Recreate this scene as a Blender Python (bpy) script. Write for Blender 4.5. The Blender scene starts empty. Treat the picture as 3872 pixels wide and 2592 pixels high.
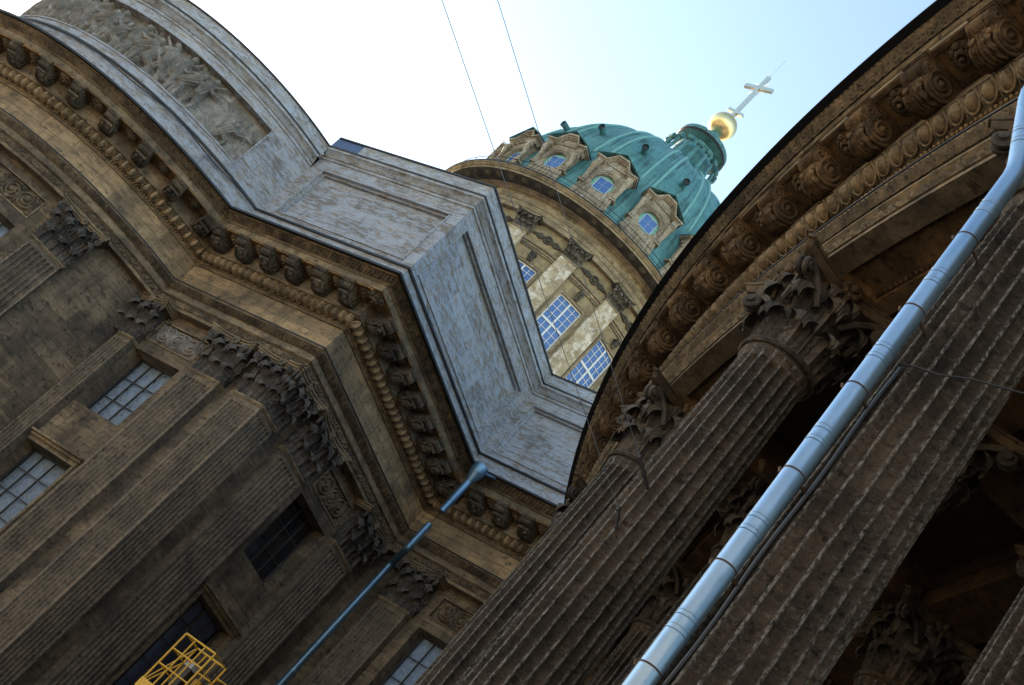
import bpy, math, random
import numpy as np
from math import pi, sin, cos, sqrt, radians as rad
from mathutils import Matrix, Vector
random.seed(7); rng = np.random.default_rng(7)
scene = bpy.context.scene
COL = scene.collection

# ------------------------------------------------------------------ camera
cam_d = bpy.data.cameras.new("camera"); cam = bpy.data.objects.new("camera", cam_d); COL.objects.link(cam)

CR = np.array([[0.753125, 0.231241, 0.615898], [-0.306131, -0.705473, 0.639212], [0.582311, -0.669952, -0.46052]])
m = Matrix(CR.T.tolist()).to_4x4(); cam.matrix_world = m
cam_d.sensor_width = 36.0; cam_d.lens = 46.1806; cam_d.clip_start = 0.1; cam_d.clip_end = 3000
scene.camera = cam

# ------------------------------------------------------------------ light
SUN_AZ, SUN_EL = rad(156), rad(9)          # low sun behind the church: every face in view is in shade
world = bpy.data.worlds.new("World"); scene.world = world; world.use_nodes = True
wn = world.node_tree.nodes; wl = world.node_tree.links
bg = wn["Background"]; sky = wn.new("ShaderNodeTexSky"); sky.sky_type = 'NISHITA'; sky.sun_disc = False
sky.sun_elevation = SUN_EL; sky.sun_rotation = pi / 2 - SUN_AZ
sky.altitude = 0; sky.air_density = 1.0; sky.dust_density = 0.5; sky.ozone_density = 0.8
wl.new(sky.outputs[0], bg.inputs[0]); bg.inputs[1].default_value = 0.15
sd = bpy.data.lights.new("sun", 'SUN'); sd.energy = 5.0; sd.angle = rad(0.5); sd.color = (1.0, 0.93, 0.82)
so = bpy.data.objects.new("sun", sd); COL.objects.link(so)
sv = Vector((cos(SUN_AZ) * cos(SUN_EL), sin(SUN_AZ) * cos(SUN_EL), sin(SUN_EL)))
so.rotation_euler = sv.to_track_quat('Z', 'Y').to_euler(); so.location = sv * 200
scene.view_settings.view_transform = 'Standard'; scene.view_settings.look = 'None'
scene.view_settings.exposure = 1.85; scene.view_settings.gamma = 1.0
scene.render.engine = 'CYCLES'; scene.cycles.use_denoising = True
scene.cycles.max_bounces = 6; scene.cycles.diffuse_bounces = 4; scene.cycles.glossy_bounces = 3

# ------------------------------------------------------------------ materials
class NT:
    def __init__(s, name):
        s.m = bpy.data.materials.new(name); s.m.use_nodes = True; s.n = s.m.node_tree.nodes; s.l = s.m.node_tree.links
        s.b = s.n["Principled BSDF"]
    def node(s, t, **kw):
        x = s.n.new(t)
        for k, v in kw.items(): setattr(x, k, v)
        return x
    def link(s, a, b): s.l.new(a, b)
    def coords(s, scale=(1, 1, 1), uv=False, rnd=True):
        tc = s.node("ShaderNodeTexCoord"); mp = s.node("ShaderNodeMapping"); mp.inputs["Scale"].default_value = scale
        src = tc.outputs["UV" if uv else "Object"]
        if rnd and not uv:
            oi = s.node("ShaderNodeObjectInfo"); mu = s.node("ShaderNodeMath", operation='MULTIPLY'); mu.inputs[1].default_value = 37.0
            s.link(oi.outputs["Random"], mu.inputs[0]); va = s.node("ShaderNodeVectorMath", operation='ADD')
            s.link(src, va.inputs[0]); s.link(mu.outputs[0], va.inputs[1]); src = va.outputs[0]
        s.link(src, mp.inputs["Vector"]); return mp.outputs[0]
    def noise(s, vec, scale, detail=5, rough=0.55, lo=0.35, hi=0.65, dist=0.0):
        t = s.node("ShaderNodeTexNoise"); t.inputs["Scale"].default_value = scale; t.inputs["Detail"].default_value = detail
        t.inputs["Roughness"].default_value = rough; t.inputs["Distortion"].default_value = dist; s.link(vec, t.inputs["Vector"])
        r = s.node("ShaderNodeMapRange"); r.inputs[1].default_value = lo; r.inputs[2].default_value = hi; r.clamp = True
        s.link(t.outputs["Fac"], r.inputs[0]); return r.outputs[0]
    def mix(s, fac, a, b, mode='MIX'):
        x = s.node("ShaderNodeMix", data_type='RGBA', blend_type=mode)
        for sock, v in ((x.inputs[0], fac), (x.inputs[6], a), (x.inputs[7], b)):
            if hasattr(v, "is_linked") or hasattr(v, "links"): s.link(v, sock)
            else: sock.default_value = v if not isinstance(v, tuple) else (v[0], v[1], v[2], 1)
        return x.outputs[2]
    def mul(s, a, b):
        x = s.node("ShaderNodeMath", operation='MULTIPLY')
        for sock, v in ((x.inputs[0], a), (x.inputs[1], b)):
            if hasattr(v, "links"): s.link(v, sock)
            else: sock.default_value = v
        return x.outputs[0]
    def bump(s, h, strength, dist=0.02, nrm=None):
        x = s.node("ShaderNodeBump"); x.inputs["Strength"].default_value = strength; x.inputs["Distance"].default_value = dist
        s.link(h, x.inputs["Height"])
        if nrm: s.link(nrm, x.inputs["Normal"])
        return x.outputs[0]

def stone(name, light, mid, soot, soot_amt=0.5, bed=(1, 1, 1), blocks=None, pale=None, pale_amt=0.0, bump=0.5, grain=1.0, worn=None, rough=0.85, streak=(2.2, 2.2, 0.25), mortar=0.35, pale_mix=0.85):
    t = NT(name); v = t.coords()
    vb = t.coords(scale=bed)
    c = t.mix(t.noise(v, 0.9 * grain, 4, 0.6, 0.38, 0.62), light, mid)
    if blocks:
        bt = t.node("ShaderNodeTexBrick"); bt.inputs["Scale"].default_value = 1.0
        bt.inputs["Brick Width"].default_value = blocks[0]; bt.inputs["Row Height"].default_value = blocks[1]
        bt.inputs["Mortar Size"].default_value = 0.015; bt.inputs["Mortar Smooth"].default_value = 0.3; bt.inputs["Bias"].default_value = 0.0
        bt.inputs["Color1"].default_value = (0.55, 0.55, 0.55, 1); bt.inputs["Color2"].default_value = (1.25, 1.2, 1.12, 1); bt.inputs["Mortar"].default_value = (mortar, mortar * .95, mortar * .88, 1)
        tc = t.node("ShaderNodeTexCoord"); t.link(tc.outputs["UV"], bt.inputs["Vector"])
        c = t.mix(0.72, c, bt.outputs["Color"], 'MULTIPLY')
    # bedding streaks of the limestone
    f = t.noise(vb, 2.6 * grain, 7, 0.68, 0.47, 0.56)
    c = t.mix(t.mul(f, 0.45), c, tuple(x * 0.5 for x in mid))
    if pale:
        raw = t.noise(vb, 1.5 * grain, 10, 0.78, 0.0, 1.0)
        if blocks:
            sb = t.node("ShaderNodeSeparateColor"); t.link(bt.outputs["Color"], sb.inputs[0])
            ma = t.node("ShaderNodeMath", operation='MULTIPLY_ADD'); t.link(sb.outputs[0], ma.inputs[0]); ma.inputs[1].default_value = 0.08; t.link(raw, ma.inputs[2])
            sh = t.node("ShaderNodeMath", operation='SUBTRACT'); t.link(ma.outputs[0], sh.inputs[0]); sh.inputs[1].default_value = 0.072; raw = sh.outputs[0]
        mr = t.node("ShaderNodeMapRange"); mr.inputs[1].default_value = 0.59 - pale_amt * 0.3; mr.inputs[2].default_value = 0.69 - pale_amt * 0.3; t.link(raw, mr.inputs[0])
        c = t.mix(t.mul(mr.outputs[0], pale_mix), c, pale)
    # soot: broad patches and vertical runs
    s1 = t.noise(v, 0.75, 6, 0.65, 0.60 - 0.22 * soot_amt, 0.80 - 0.18 * soot_amt)
    c = t.mix(t.mul(s1, 0.7), c, soot)
    s2 = t.noise(t.coords(scale=streak), 1.2, 6, 0.65, 0.62 - 0.2 * soot_amt, 0.78 - 0.2 * soot_amt)
    c = t.mix(t.mul(s2, 0.38), c, soot)
    s3 = t.noise(t.coords(scale=(1.0, 1.0, 1.7)), 3.6 * grain, 9, 0.72, 0.61 - 0.10 * soot_amt, 0.69 - 0.10 * soot_amt)
    c = t.mix(t.mul(s3, 0.72), c, soot)
    sp = t.noise(v, 14 * grain, 3, 0.6, 0.62, 0.7)
    c = t.mix(t.mul(sp, 0.75), c, soot)
    wh = t.noise(v, 19 * grain, 2, 0.6, 0.69, 0.74)
    c = t.mix(t.mul(wh, 0.5), c, tuple(min(0.6, x * 2.2) for x in light))
    if worn:
        at = t.node("ShaderNodeAttribute"); at.attribute_name = "worn"
        wf = t.mul(at.outputs["Fac"], t.noise(t.coords(scale=(9, 9, 5)), 3.0, 6, 0.75, 0.46, 0.58))
        c = t.mix(wf, c, worn)
    t.link(c, t.b.inputs["Base Color"]); t.b.inputs["Roughness"].default_value = rough
    t.b.inputs["Specular IOR Level"].default_value = 0.25
    n1 = t.bump(t.noise(vb, 6 * grain, 8, 0.7, 0.2, 0.8), bump, 0.05)
    n2 = t.bump(t.noise(v, 38 * grain, 4, 0.7, 0.3, 0.75), bump * 0.8, 0.012, n1)
    if blocks: n2 = t.bump(bt.outputs["Fac"], -0.6, 0.015, n2)
    t.link(n2, t.b.inputs["Normal"]); return t.m

S_WALL = stone("limestone_wall", (0.32, 0.25, 0.165), (0.205, 0.168, 0.122), (0.032, 0.031, 0.03), 0.72, (0.6, 0.6, 3.0), blocks=(1.5, 0.62))
S_FRIEZE = stone("limestone_frieze", (0.53, 0.385, 0.225), (0.37, 0.28, 0.175), (0.05, 0.047, 0.043), 0.52, (0.6, 0.6, 3.0), blocks=(1.35, 0.5))
S_MOULD = stone("limestone_moulding", (0.37, 0.28, 0.175), (0.235, 0.19, 0.13), (0.036, 0.035, 0.034), 0.6, (1, 1, 2))
S_SOFFIT = stone("ochre_soffit", (0.42, 0.25, 0.11), (0.27, 0.165, 0.08), (0.036, 0.033, 0.03), 0.5, (1, 1, 1))
S_CARVE = stone("carved_limestone", (0.31, 0.235, 0.15), (0.17, 0.135, 0.095), (0.022, 0.022, 0.022), 0.7, (1, 1, 1), grain=1.8)
S_BLACK = stone("sooted_carving", (0.19, 0.165, 0.135), (0.105, 0.096, 0.086), (0.02, 0.021, 0.023), 0.55, (1, 1, 1), grain=2.2)
S_ABAC = stone("stained_abacus", (0.33, 0.25, 0.155), (0.2, 0.165, 0.115), (0.03, 0.029, 0.028), 0.5, (1, 1, 2), grain=1.6)
S_COLABAC = stone("dark_abacus", (0.20, 0.14, 0.085), (0.12, 0.092, 0.065), (0.02, 0.02, 0.02), 0.6, (1, 1, 2), grain=1.6)
S_BRACKET = stone("sooted_bracket", (0.22, 0.17, 0.115), (0.115, 0.098, 0.078), (0.02, 0.02, 0.021), 0.6, (1, 1, 1), grain=2.0)
S_COLBRK = stone("ochre_bracket", (0.27, 0.175, 0.09), (0.13, 0.09, 0.055), (0.02, 0.019, 0.018), 0.7, (1, 1, 1), grain=2.0)
S_ATTIC = stone("pale_attic_stone", (0.42, 0.375, 0.33), (0.32, 0.285, 0.255), (0.10, 0.10, 0.105), 0.14, (1.4, 1.4, 7.0), blocks=(1.5, 0.5), pale=(0.47, 0.545, 0.67), pale_amt=0.52, bump=0.5, mortar=0.5, pale_mix=0.68)
S_ATTICM = stone("pale_attic_moulding", (0.42, 0.39, 0.36), (0.30, 0.28, 0.26), (0.08, 0.083, 0.09), 0.28, (1.6, 1.6, 6), pale=(0.46, 0.53, 0.65), pale_amt=0.48, bump=0.45, pale_mix=0.75)
S_RELIEF = stone("relief_stone", (0.31, 0.285, 0.25), (0.20, 0.185, 0.165), (0.10, 0.09, 0.08), 0.2, (1, 1, 1), grain=1.5, pale=(0.55, 0.56, 0.58), pale_amt=0.1, bump=0.25)
S_PIL = stone("fluted_pilaster_stone", (0.275, 0.22, 0.15), (0.17, 0.145, 0.11), (0.034, 0.033, 0.032), 0.65, (1.2, 1.2, 2.6), grain=1.3, worn=(0.34, 0.28, 0.21))
S_COLUMN = stone("weathered_column_stone", (0.235, 0.19, 0.14), (0.135, 0.113, 0.09), (0.018, 0.018, 0.02), 0.66, (3, 3, 7), grain=1.2, pale=(0.34, 0.31, 0.27), pale_amt=0.15, bump=1.0, worn=(0.46, 0.45, 0.43))
S_DRUM = stone("ochre_plaster", (0.37, 0.295, 0.175), (0.29, 0.23, 0.14), (0.13, 0.105, 0.075), 0.22, (1, 1, 1), bump=0.15)
S_DRUMM = stone("drum_moulding_stone", (0.39, 0.32, 0.215), (0.27, 0.22, 0.15), (0.05, 0.045, 0.04), 0.5, (1, 1, 1), bump=0.3)
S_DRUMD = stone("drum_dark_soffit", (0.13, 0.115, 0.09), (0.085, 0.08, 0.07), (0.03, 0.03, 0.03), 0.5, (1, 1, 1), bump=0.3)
S_DRUMP = stone("drum_pilaster_stone", (0.45, 0.37, 0.25), (0.36, 0.29, 0.19), (0.16, 0.13, 0.09), 0.15, (1.2, 1.2, 1.0), pale=(0.72, 0.68, 0.6), pale_amt=0.38, bump=0.3)
S_DORMER = stone("dormer_stone", (0.42, 0.36, 0.28), (0.29, 0.24, 0.175), (0.06, 0.054, 0.045), 0.45, (1, 1, 1), pale=(0.62, 0.59, 0.53), pale_amt=0.2, bump=0.3)

def copper():
    t = NT("green_copper"); v = t.coords(); vs = t.coords(scale=(4.0, 0.30, 1.0), uv=True)
    c = t.mix(t.noise(v, 0.8, 5, 0.6, 0.36, 0.64), (0.056, 0.182, 0.208), (0.098, 0.27, 0.295))
    c = t.mix(t.mul(t.noise(vs, 1.4, 6, 0.65, 0.52, 0.62), 0.75), c, (0.02, 0.06, 0.065))
    c = t.mix(t.mul(t.noise(vs, 2.3, 6, 0.65, 0.60, 0.68), 0.6), c, (0.24, 0.47, 0.43))
    bt = t.node("ShaderNodeTexBrick"); bt.inputs["Brick Width"].default_value = 0.62; bt.inputs["Row Height"].default_value = 0.95
    bt.inputs["Mortar Size"].default_value = 0.016; bt.inputs["Scale"].default_value = 1; bt.offset = 0.5
    bt.inputs["Color1"].default_value = (0.88, 0.88, 0.88, 1); bt.inputs["Color2"].default_value = (1.08, 1.08, 1.08, 1); bt.inputs["Mortar"].default_value = (0.5, 0.5, 0.5, 1)
    tc = t.node("ShaderNodeTexCoord"); t.link(tc.outputs["UV"], bt.inputs["Vector"])
    c = t.mix(0.8, c, bt.outputs["Color"], 'MULTIPLY')
    t.link(c, t.b.inputs["Base Color"]); t.b.inputs["Roughness"].default_value = 0.6
    t.link(t.bump(t.noise(v, 5, 4, 0.6, 0.2, 0.8), 0.35, 0.03), t.b.inputs["Normal"]); return t.m
M_COPPER = copper()
M_COPPERL = None

def simple(name, col, rough=0.5, metal=0.0, var=0.25, bump=0.0, nscale=6.0, spec=0.5):
    t = NT(name); v = t.coords()
    c = t.mix(t.noise(v, nscale, 4, 0.6, 0.3, 0.7), tuple(x * (1 - var) for x in col), tuple(min(1, x * (1 + var)) for x in col))
    t.link(c, t.b.inputs["Base Color"]); t.b.inputs["Roughness"].default_value = rough; t.b.inputs["Metallic"].default_value = metal
    t.b.inputs["Specular IOR Level"].default_value = spec
    if bump: t.link(t.bump(t.noise(v, nscale * 3, 4, 0.6, 0.3, 0.7), bump, 0.01), t.b.inputs["Normal"])
    return t.m
M_FLASH = simple("black_roof_edge", (0.012, 0.014, 0.02), 0.5, 0.0, 0.3)
M_ROOF = simple("blue_grey_roof", (0.06, 0.09, 0.18), 0.45, 0.3, 0.2)
M_IRON = simple("black_iron", (0.02, 0.021, 0.024), 0.55, 0.3)
M_RUST = simple("rusty_bracket", (0.09, 0.055, 0.035), 0.7, 0.3)
M_CABLE = simple("black_cable", (0.025, 0.03, 0.04), 0.5)
M_WIRE = simple("thin_steel_wire", (0.24, 0.31, 0.40), 0.5, 0.2)
M_GOLD = simple("gilded_metal", (0.92, 0.72, 0.38), 0.36, 1.0, 0.12, 0.1)
M_CROSS = simple("gilded_cross_metal", (0.92, 0.84, 0.66), 0.26, 1.0, 0.1)
M_YELLOW = simple("yellow_paint", (0.72, 0.42, 0.03), 0.45, 0.0, 0.12)
M_GREYBOX = simple("grey_plastic", (0.45, 0.46, 0.48), 0.5)
M_DARKBOX = simple("black_plastic_and_hollow", (0.015, 0.015, 0.017), 0.5)  # also the flat black of unlit hollows
M_RED = simple("red_button_plastic", (0.45, 0.03, 0.03), 0.4)
M_WHITE = simple("white_window_paint", (0.70, 0.72, 0.74), 0.5, 0.0, 0.06)
M_BARS = simple("dark_glazing_bar", (0.06, 0.055, 0.05), 0.6)
M_TEAL = simple("teal_board", (0.17, 0.44, 0.41), 0.6)
M_PAVE = simple("granite_paving", (0.095, 0.078, 0.06), 0.8, 0.0, 0.3, 0.4, 3.0)
M_STEP = simple("granite_step", (0.17, 0.15, 0.13), 0.75, 0.0, 0.3, 0.4, 5.0)
S_BEAM = stone("shade_dark_beam", (0.17, 0.095, 0.04), (0.11, 0.065, 0.032), (0.02, 0.018, 0.016), 0.5, (1, 1, 1))  # shade of the deep colonnade put into the beam colour
M_INNER = simple("shade_dark_ceiling", (0.05, 0.032, 0.02), 0.9, 0.0, 0.4, 0.3, 2.0)  # near-black base carries the shade of the colonnade interior

def zinc(name, a, b, rough, metal):
    t = NT(name); v = t.coords(scale=(2, 2, 0.5))
    c = t.mix(t.noise(v, 2.0, 5, 0.6, 0.35, 0.65), a, b)
    c = t.mix(t.mul(t.noise(t.coords(scale=(9, 9, 1)), 3, 4, 0.6, 0.6, 0.68), 0.5), c, tuple(x * 0.6 for x in a))
    t.link(c, t.b.inputs["Base Color"]); t.b.inputs["Metallic"].default_value = metal
    t.b.inputs["Roughness"].default_value = rough
    t.link(t.bump(t.noise(v, 3, 3, 0.5, 0.2, 0.8), 0.06, 0.02), t.b.inputs["Normal"]); return t.m
M_ZINC = zinc("galvanised_zinc", (0.24, 0.39, 0.57), (0.34, 0.49, 0.67), 0.40, 0.8)
M_ZINC2 = zinc("painted_pipe", (0.10, 0.19, 0.29), (0.16, 0.28, 0.41), 0.35, 0.6)

def glass(name, col, rough, ior):
    t = NT(name); t.b.inputs["Base Color"].default_value = (*col, 1); t.b.inputs["Roughness"].default_value = rough; t.b.inputs["IOR"].default_value = ior
    v = t.coords(); t.link(t.bump(t.noise(v, 1.1, 2, 0.5, 0.2, 0.8), 0.25, 0.05), t.b.inputs["Normal"]); return t.m
M_SKYGL = glass("sky_tinted_window_glass", (0.03, 0.11, 0.36), 0.08, 1.9)  # base blue stands in for the sky's reflection
M_DARKGL = glass("dark_window_glass", (0.012, 0.014, 0.018), 0.05, 1.6)
def pane_glass():
    t = NT("clear_pane_glass"); g = t.node("ShaderNodeBsdfGlossy"); g.inputs["Roughness"].default_value = 0.03; g.inputs["Color"].default_value = (0.9, 0.95, 1, 1)
    tr = t.node("ShaderNodeBsdfTransparent"); tr.inputs["Color"].default_value = (0.93, 0.96, 0.98, 1)
    mx = t.node("ShaderNodeMixShader"); fr = t.node("ShaderNodeFresnel"); fr.inputs["IOR"].default_value = 1.5
    t.link(fr.outputs[0], mx.inputs[0]); t.link(tr.outputs[0], mx.inputs[1]); t.link(g.outputs[0], mx.inputs[2])
    t.link(mx.outputs[0], t.n["Material Output"].inputs["Surface"]); return t.m
M_PANE = pane_glass()
M_CURT = simple("pale_blue_blind_fabric", (0.34, 0.43, 0.56), 0.9, 0.0, 0.15)
M_CURTD = simple("dark_blue_blind_fabric", (0.36, 0.48, 0.85), 0.9, 0.0, 0.2)

# ------------------------------------------------------------------ mesh building
class MB:
    def __init__(s): s.v = []; s.f = []; s.uv = []; s.w = []; s.n = 0
    def add(s, V, F, UV=None, W=None):
        V = np.asarray(V, float).reshape(-1, 3); o = s.n
        s.v.append(V); s.n += len(V)
        s.f += [tuple(int(i) + o for i in f) for f in F]
        s.uv.append(np.asarray(UV, float) if UV is not None else V[:, [0, 2]])
        s.w.append(np.asarray(W, float) if W is not None else np.zeros(len(V)))
        return s
    def grid(s, P, UV=None, W=None, flip=False, wrap=False):
        P = np.asarray(P, float); a, b = P.shape[:2]; F = []
        bb = b if wrap else b - 1
        for i in range(a - 1):
            for j in range(bb):
                j2 = (j + 1) % b
                q = (i * b + j, i * b + j2, (i + 1) * b + j2, (i + 1) * b + j)
                F.append(q[::-1] if flip else q)
        return s.add(P.reshape(-1, 3), F, None if UV is None else np.asarray(UV).reshape(-1, 2), None if W is None else np.asarray(W).reshape(-1))
    def box(s, x0, x1, y0, y1, z0, z1, T=None):
        V = np.array([(x, y, z) for z in (z0, z1) for y in (y0, y1) for x in (x0, x1)], float)
        F = [(0, 2, 3, 1), (4, 5, 7, 6), (0, 1, 5, 4), (2, 6, 7, 3), (0, 4, 6, 2), (1, 3, 7, 5)]
        V4 = []; F4 = []; UV = []
        for f in F:
            q = V[list(f)]; n = np.cross(q[1] - q[0], q[2] - q[0]); ax = int(np.argmax(np.abs(n))); F4.append(tuple(range(len(V4), len(V4) + 4)))
            V4 += list(q); UV += [((p[1] if ax == 0 else p[0]), (p[1] if ax == 2 else p[2])) for p in q]
        V4 = np.array(V4)
        if T is not None: V4 = T(V4)
        return s.add(V4, F4, UV)
    def tube(s, pts, r, n=8, cap=True, ring=None):
        P = np.asarray(pts, float); R = np.full(len(P), r, float) if np.isscalar(r) else np.asarray(r, float)
        T = np.gradient(P, axis=0); T /= np.linalg.norm(T, axis=1)[:, None] + 1e-9
        up = np.array([0, 0, 1.0]) if abs(T[0, 2]) < 0.9 else np.array([1.0, 0, 0])
        u = np.cross(T[0], up); u /= np.linalg.norm(u); G = []
        for i in range(len(P)):
            u = u - T[i] * (u @ T[i]); u /= np.linalg.norm(u); w = np.cross(T[i], u)
            a = np.arange(n) / n * 2 * pi; G.append(P[i] + R[i] * (np.cos(a)[:, None] * u + np.sin(a)[:, None] * w))
        o = s.n; s.grid(np.array(G), wrap=True, UV=np.stack(np.meshgrid(np.arange(n) / n, np.arange(len(P))), -1))
        if cap: s.f += [tuple(o + i for i in range(n))[::-1], tuple(o + (len(P) - 1) * n + i for i in range(n))]
        return s
    def lathe(s, prof, n=32, T=None, scale_uv=1.0):
        a = np.arange(n + 1) / n * 2 * pi; pr = np.asarray(prof, float)
        ln = np.r_[0, np.cumsum(np.hypot(*np.diff(pr, axis=0).T))]
        G = np.stack([pr[:, 0][:, None] * np.cos(a), pr[:, 0][:, None] * np.sin(a), np.repeat(pr[:, 1][:, None], n + 1, 1)], -1)
        if T is not None: G = T(G.reshape(-1, 3)).reshape(G.shape)
        UV = np.stack([np.repeat((a * scale_uv)[None], len(pr), 0), np.repeat(ln[:, None], n + 1, 1)], -1)
        return s.grid(G, UV=UV)
    def ball(s, c, r, n=10, mz=6, sq=(1, 1, 1)):
        th = np.linspace(0, pi, mz + 1); a = np.arange(n + 1) / n * 2 * pi
        G = np.stack([np.outer(np.sin(th), np.cos(a)) * sq[0], np.outer(np.sin(th), np.sin(a)) * sq[1], np.repeat(np.cos(th)[:, None], n + 1, 1) * sq[2]], -1) * r + np.asarray(c, float)
        return s.grid(G, flip=True)
    def mesh(s, name, mat, smooth=False, angle=None, worn=False):
        me = bpy.data.meshes.new(name); V = np.concatenate(s.v); me.from_pydata(V.tolist(), [], s.f)
        uvl = me.uv_layers.new(name="UVMap"); UV = np.concatenate(s.uv); li = np.zeros(len(me.loops), dtype=np.int32); me.loops.foreach_get("vertex_index", li)
        uvl.data.foreach_set("uv", UV[li].astype(np.float32).ravel())
        if worn:
            at = me.attributes.new("worn", 'FLOAT', 'POINT'); at.data.foreach_set("value", np.concatenate(s.w).astype(np.float32))
        if smooth: me.polygons.foreach_set("use_smooth", [True] * len(me.polygons))
        if smooth and angle: me.set_sharp_from_angle(angle=rad(angle))
        me.materials.append(mat); me.update(); return me
    def obj(s, name, mat, parent=None, smooth=False, angle=None, worn=False):
        o = bpy.data.objects.new(name, s.mesh(name, mat, smooth, angle, worn)); COL.objects.link(o)
        if parent: o.parent = parent
        return o
def thing(name, label, cat, loc=(0, 0, 0), group=None, rot=0):
    o = bpy.data.objects.new(name, None); COL.objects.link(o); o.location = loc; o.rotation_euler = (0, 0, rot)
    o.empty_display_size = 0.3
    return tag(o, label, cat, group)
def tag(o, label, cat, group=None):
    o["label"] = label; o["category"] = cat
    if group: o["group"] = group
    return o
def place(me, name, parent, M):
    o = bpy.data.objects.new(name, me); COL.objects.link(o); o.parent = parent; o.matrix_local = M; return o
def frame(pos, out, scale=(1, 1, 1)):
    """matrix with local y along the 2-D outward direction, z up, x to the viewer's right when facing the wall from outside"""
    n = np.asarray(out, float); n = n / np.hypot(*n); x = np.array([-n[1], n[0]])
    M = Matrix(((x[0] * scale[0], n[0] * scale[1], 0, pos[0]), (x[1] * scale[0], n[1] * scale[1], 0, pos[1]), (0, 0, scale[2], pos[2]), (0, 0, 0, 1)))
    return M

# ------------------------------------------------------------------ wall paths
class Line:
    def __init__(s, p, q, n): s.p = np.array(p, float); s.q = np.array(q, float); s.n = np.array(n, float); s.t = (s.q - s.p) / np.hypot(*(s.q - s.p)); s.L = np.hypot(*(s.q - s.p)); s.kind = 'L'
    def at(s, d, o=0.0): d = np.asarray(d, float); return s.p + d[..., None] * s.t + s.n * np.asarray(o, float)[..., None]
    def out(s, d): return s.n
class Arc:
    def __init__(s, c, r, a0, a1): s.c = np.array(c, float); s.r = r; s.a0 = a0; s.a1 = a1; s.L = abs(a1 - a0) * r; s.sg = 1 if a1 > a0 else -1; s.kind = 'A'
    def ang(s, d): return s.a0 + s.sg * np.asarray(d, float) / s.r
    def at(s, d, o=0.0): a = s.ang(d); R = s.r + np.asarray(o, float); return s.c + np.stack([R * np.cos(a), R * np.sin(a)], -1)
    def out(s, d): a = float(s.ang(d)); return np.array([cos(a), sin(a)])
class Path:
    """segments joined with exact mitres at every offset"""
    def __init__(s, segs): s.segs = segs; s.s0 = np.r_[0, np.cumsum([g.L for g in segs])]
    def joint(s, i, o):
        a, b = s.segs[i], s.segs[i + 1]
        if a.kind == 'L' and b.kind == 'L':
            A = np.array([a.n, b.n]); return np.linalg.solve(A, [a.n @ a.p + o, b.n @ b.p + o])
        if a.kind == 'L': a, b = b, a
        R = a.r + o; dd = b.n @ (b.p - a.c) + o; h = sqrt(max(0, R * R - dd * dd)); base = a.c + b.n * dd
        return min((base + b.t * h, base - b.t * h), key=lambda P: np.hypot(*(P - (b.p if np.hypot(*(a.at(a.L) - b.p)) < .5 or np.hypot(*(a.at(0) - b.p)) < .5 else b.q))))
    def rng(s, i, o):
        g = s.segs[i]
        def par(P):
            if g.kind == 'L': return float((P - g.p) @ g.t)
            a = math.atan2(P[1] - g.c[1], P[0] - g.c[0]); d = (a - g.a0) * g.sg
            while d < -pi: d += 2 * pi
            while d > pi: d -= 2 * pi
            return d * g.r
        return (par(s.joint(i - 1, o)) if i > 0 else 0.0), (par(s.joint(i, o)) if i < len(s.segs) - 1 else g.L)
    def sample(s, i, o, n):
        a, b = s.rng(i, o); d = np.linspace(a, b, n + 1); return s.segs[i].at(d, np.full(n + 1, o)), d + s.s0[i]
    def sweep(s, mb, prof, segs=None, step=0.12):
        prof = np.asarray(prof, float); ln = np.r_[0, np.cumsum(np.hypot(*np.diff(prof, axis=0).T))]
        for i in (segs if segs is not None else range(len(s.segs))):
            g = s.segs[i]; n = max(2, int(g.L / step)) if g.kind == 'A' else 2
            for k in range(len(prof) - 1):                       # own vertices for every face row: crisp edges
                rows = []; uv = []
                for kk in (k, k + 1):
                    P, d = s.sample(i, prof[kk, 0], n); rows.append(np.c_[P, np.full(n + 1, prof[kk, 1])]); uv.append(np.c_[d, np.full(n + 1, ln[kk])])
                mb.grid(np.array(rows), UV=np.array(uv))
        return mb
    def carved(s, mb, p0, p1, fn, period, segs=None, nu=9, nv=7, bow=0.0):
        """a band from profile point p0 to p1 carved with fn(u, v) -> height along the band's normal"""
        p0 = np.array(p0, float); p1 = np.array(p1, float); tv = (p1 - p0); nrm = np.array([tv[1], -tv[0]]) / np.hypot(*tv)
        if nrm[0] < 0: nrm = -nrm
        for i in (segs if segs is not None else range(len(s.segs))):
            om = (p0[0] + p1[0]) / 2; a, b = s.rng(i, om); cnt = max(1, int(round((b - a) / period))); N = cnt * nu
            rows = []
            for v in np.linspace(0, 1, nv):
                u = np.arange(N + 1) / nu; h = fn(u % 1.0, v, np.floor(u)) + bow * sin(pi * v)
                o = p0[0] + tv[0] * v; aa, bb = s.rng(i, o); d = np.linspace(aa, bb, N + 1)
                P = s.segs[i].at(d, o + nrm[0] * h); rows.append(np.c_[P, p0[1] + tv[1] * v + nrm[1] * h])
            mb.grid(np.array(rows))
        return mb
    def each(s, i, o, spacing=None, n=None, ends=0.5):
        a, b = s.rng(i, o); g = s.segs[i]
        if n is None: n = int(round((b - a) / spacing))
        sp = (b - a) / n
        for k in range(n):
            d = a + (k + ends) * sp; yield s.segs[i].at(np.array(d), np.array(o)), s.segs[i].out(d), d

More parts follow.
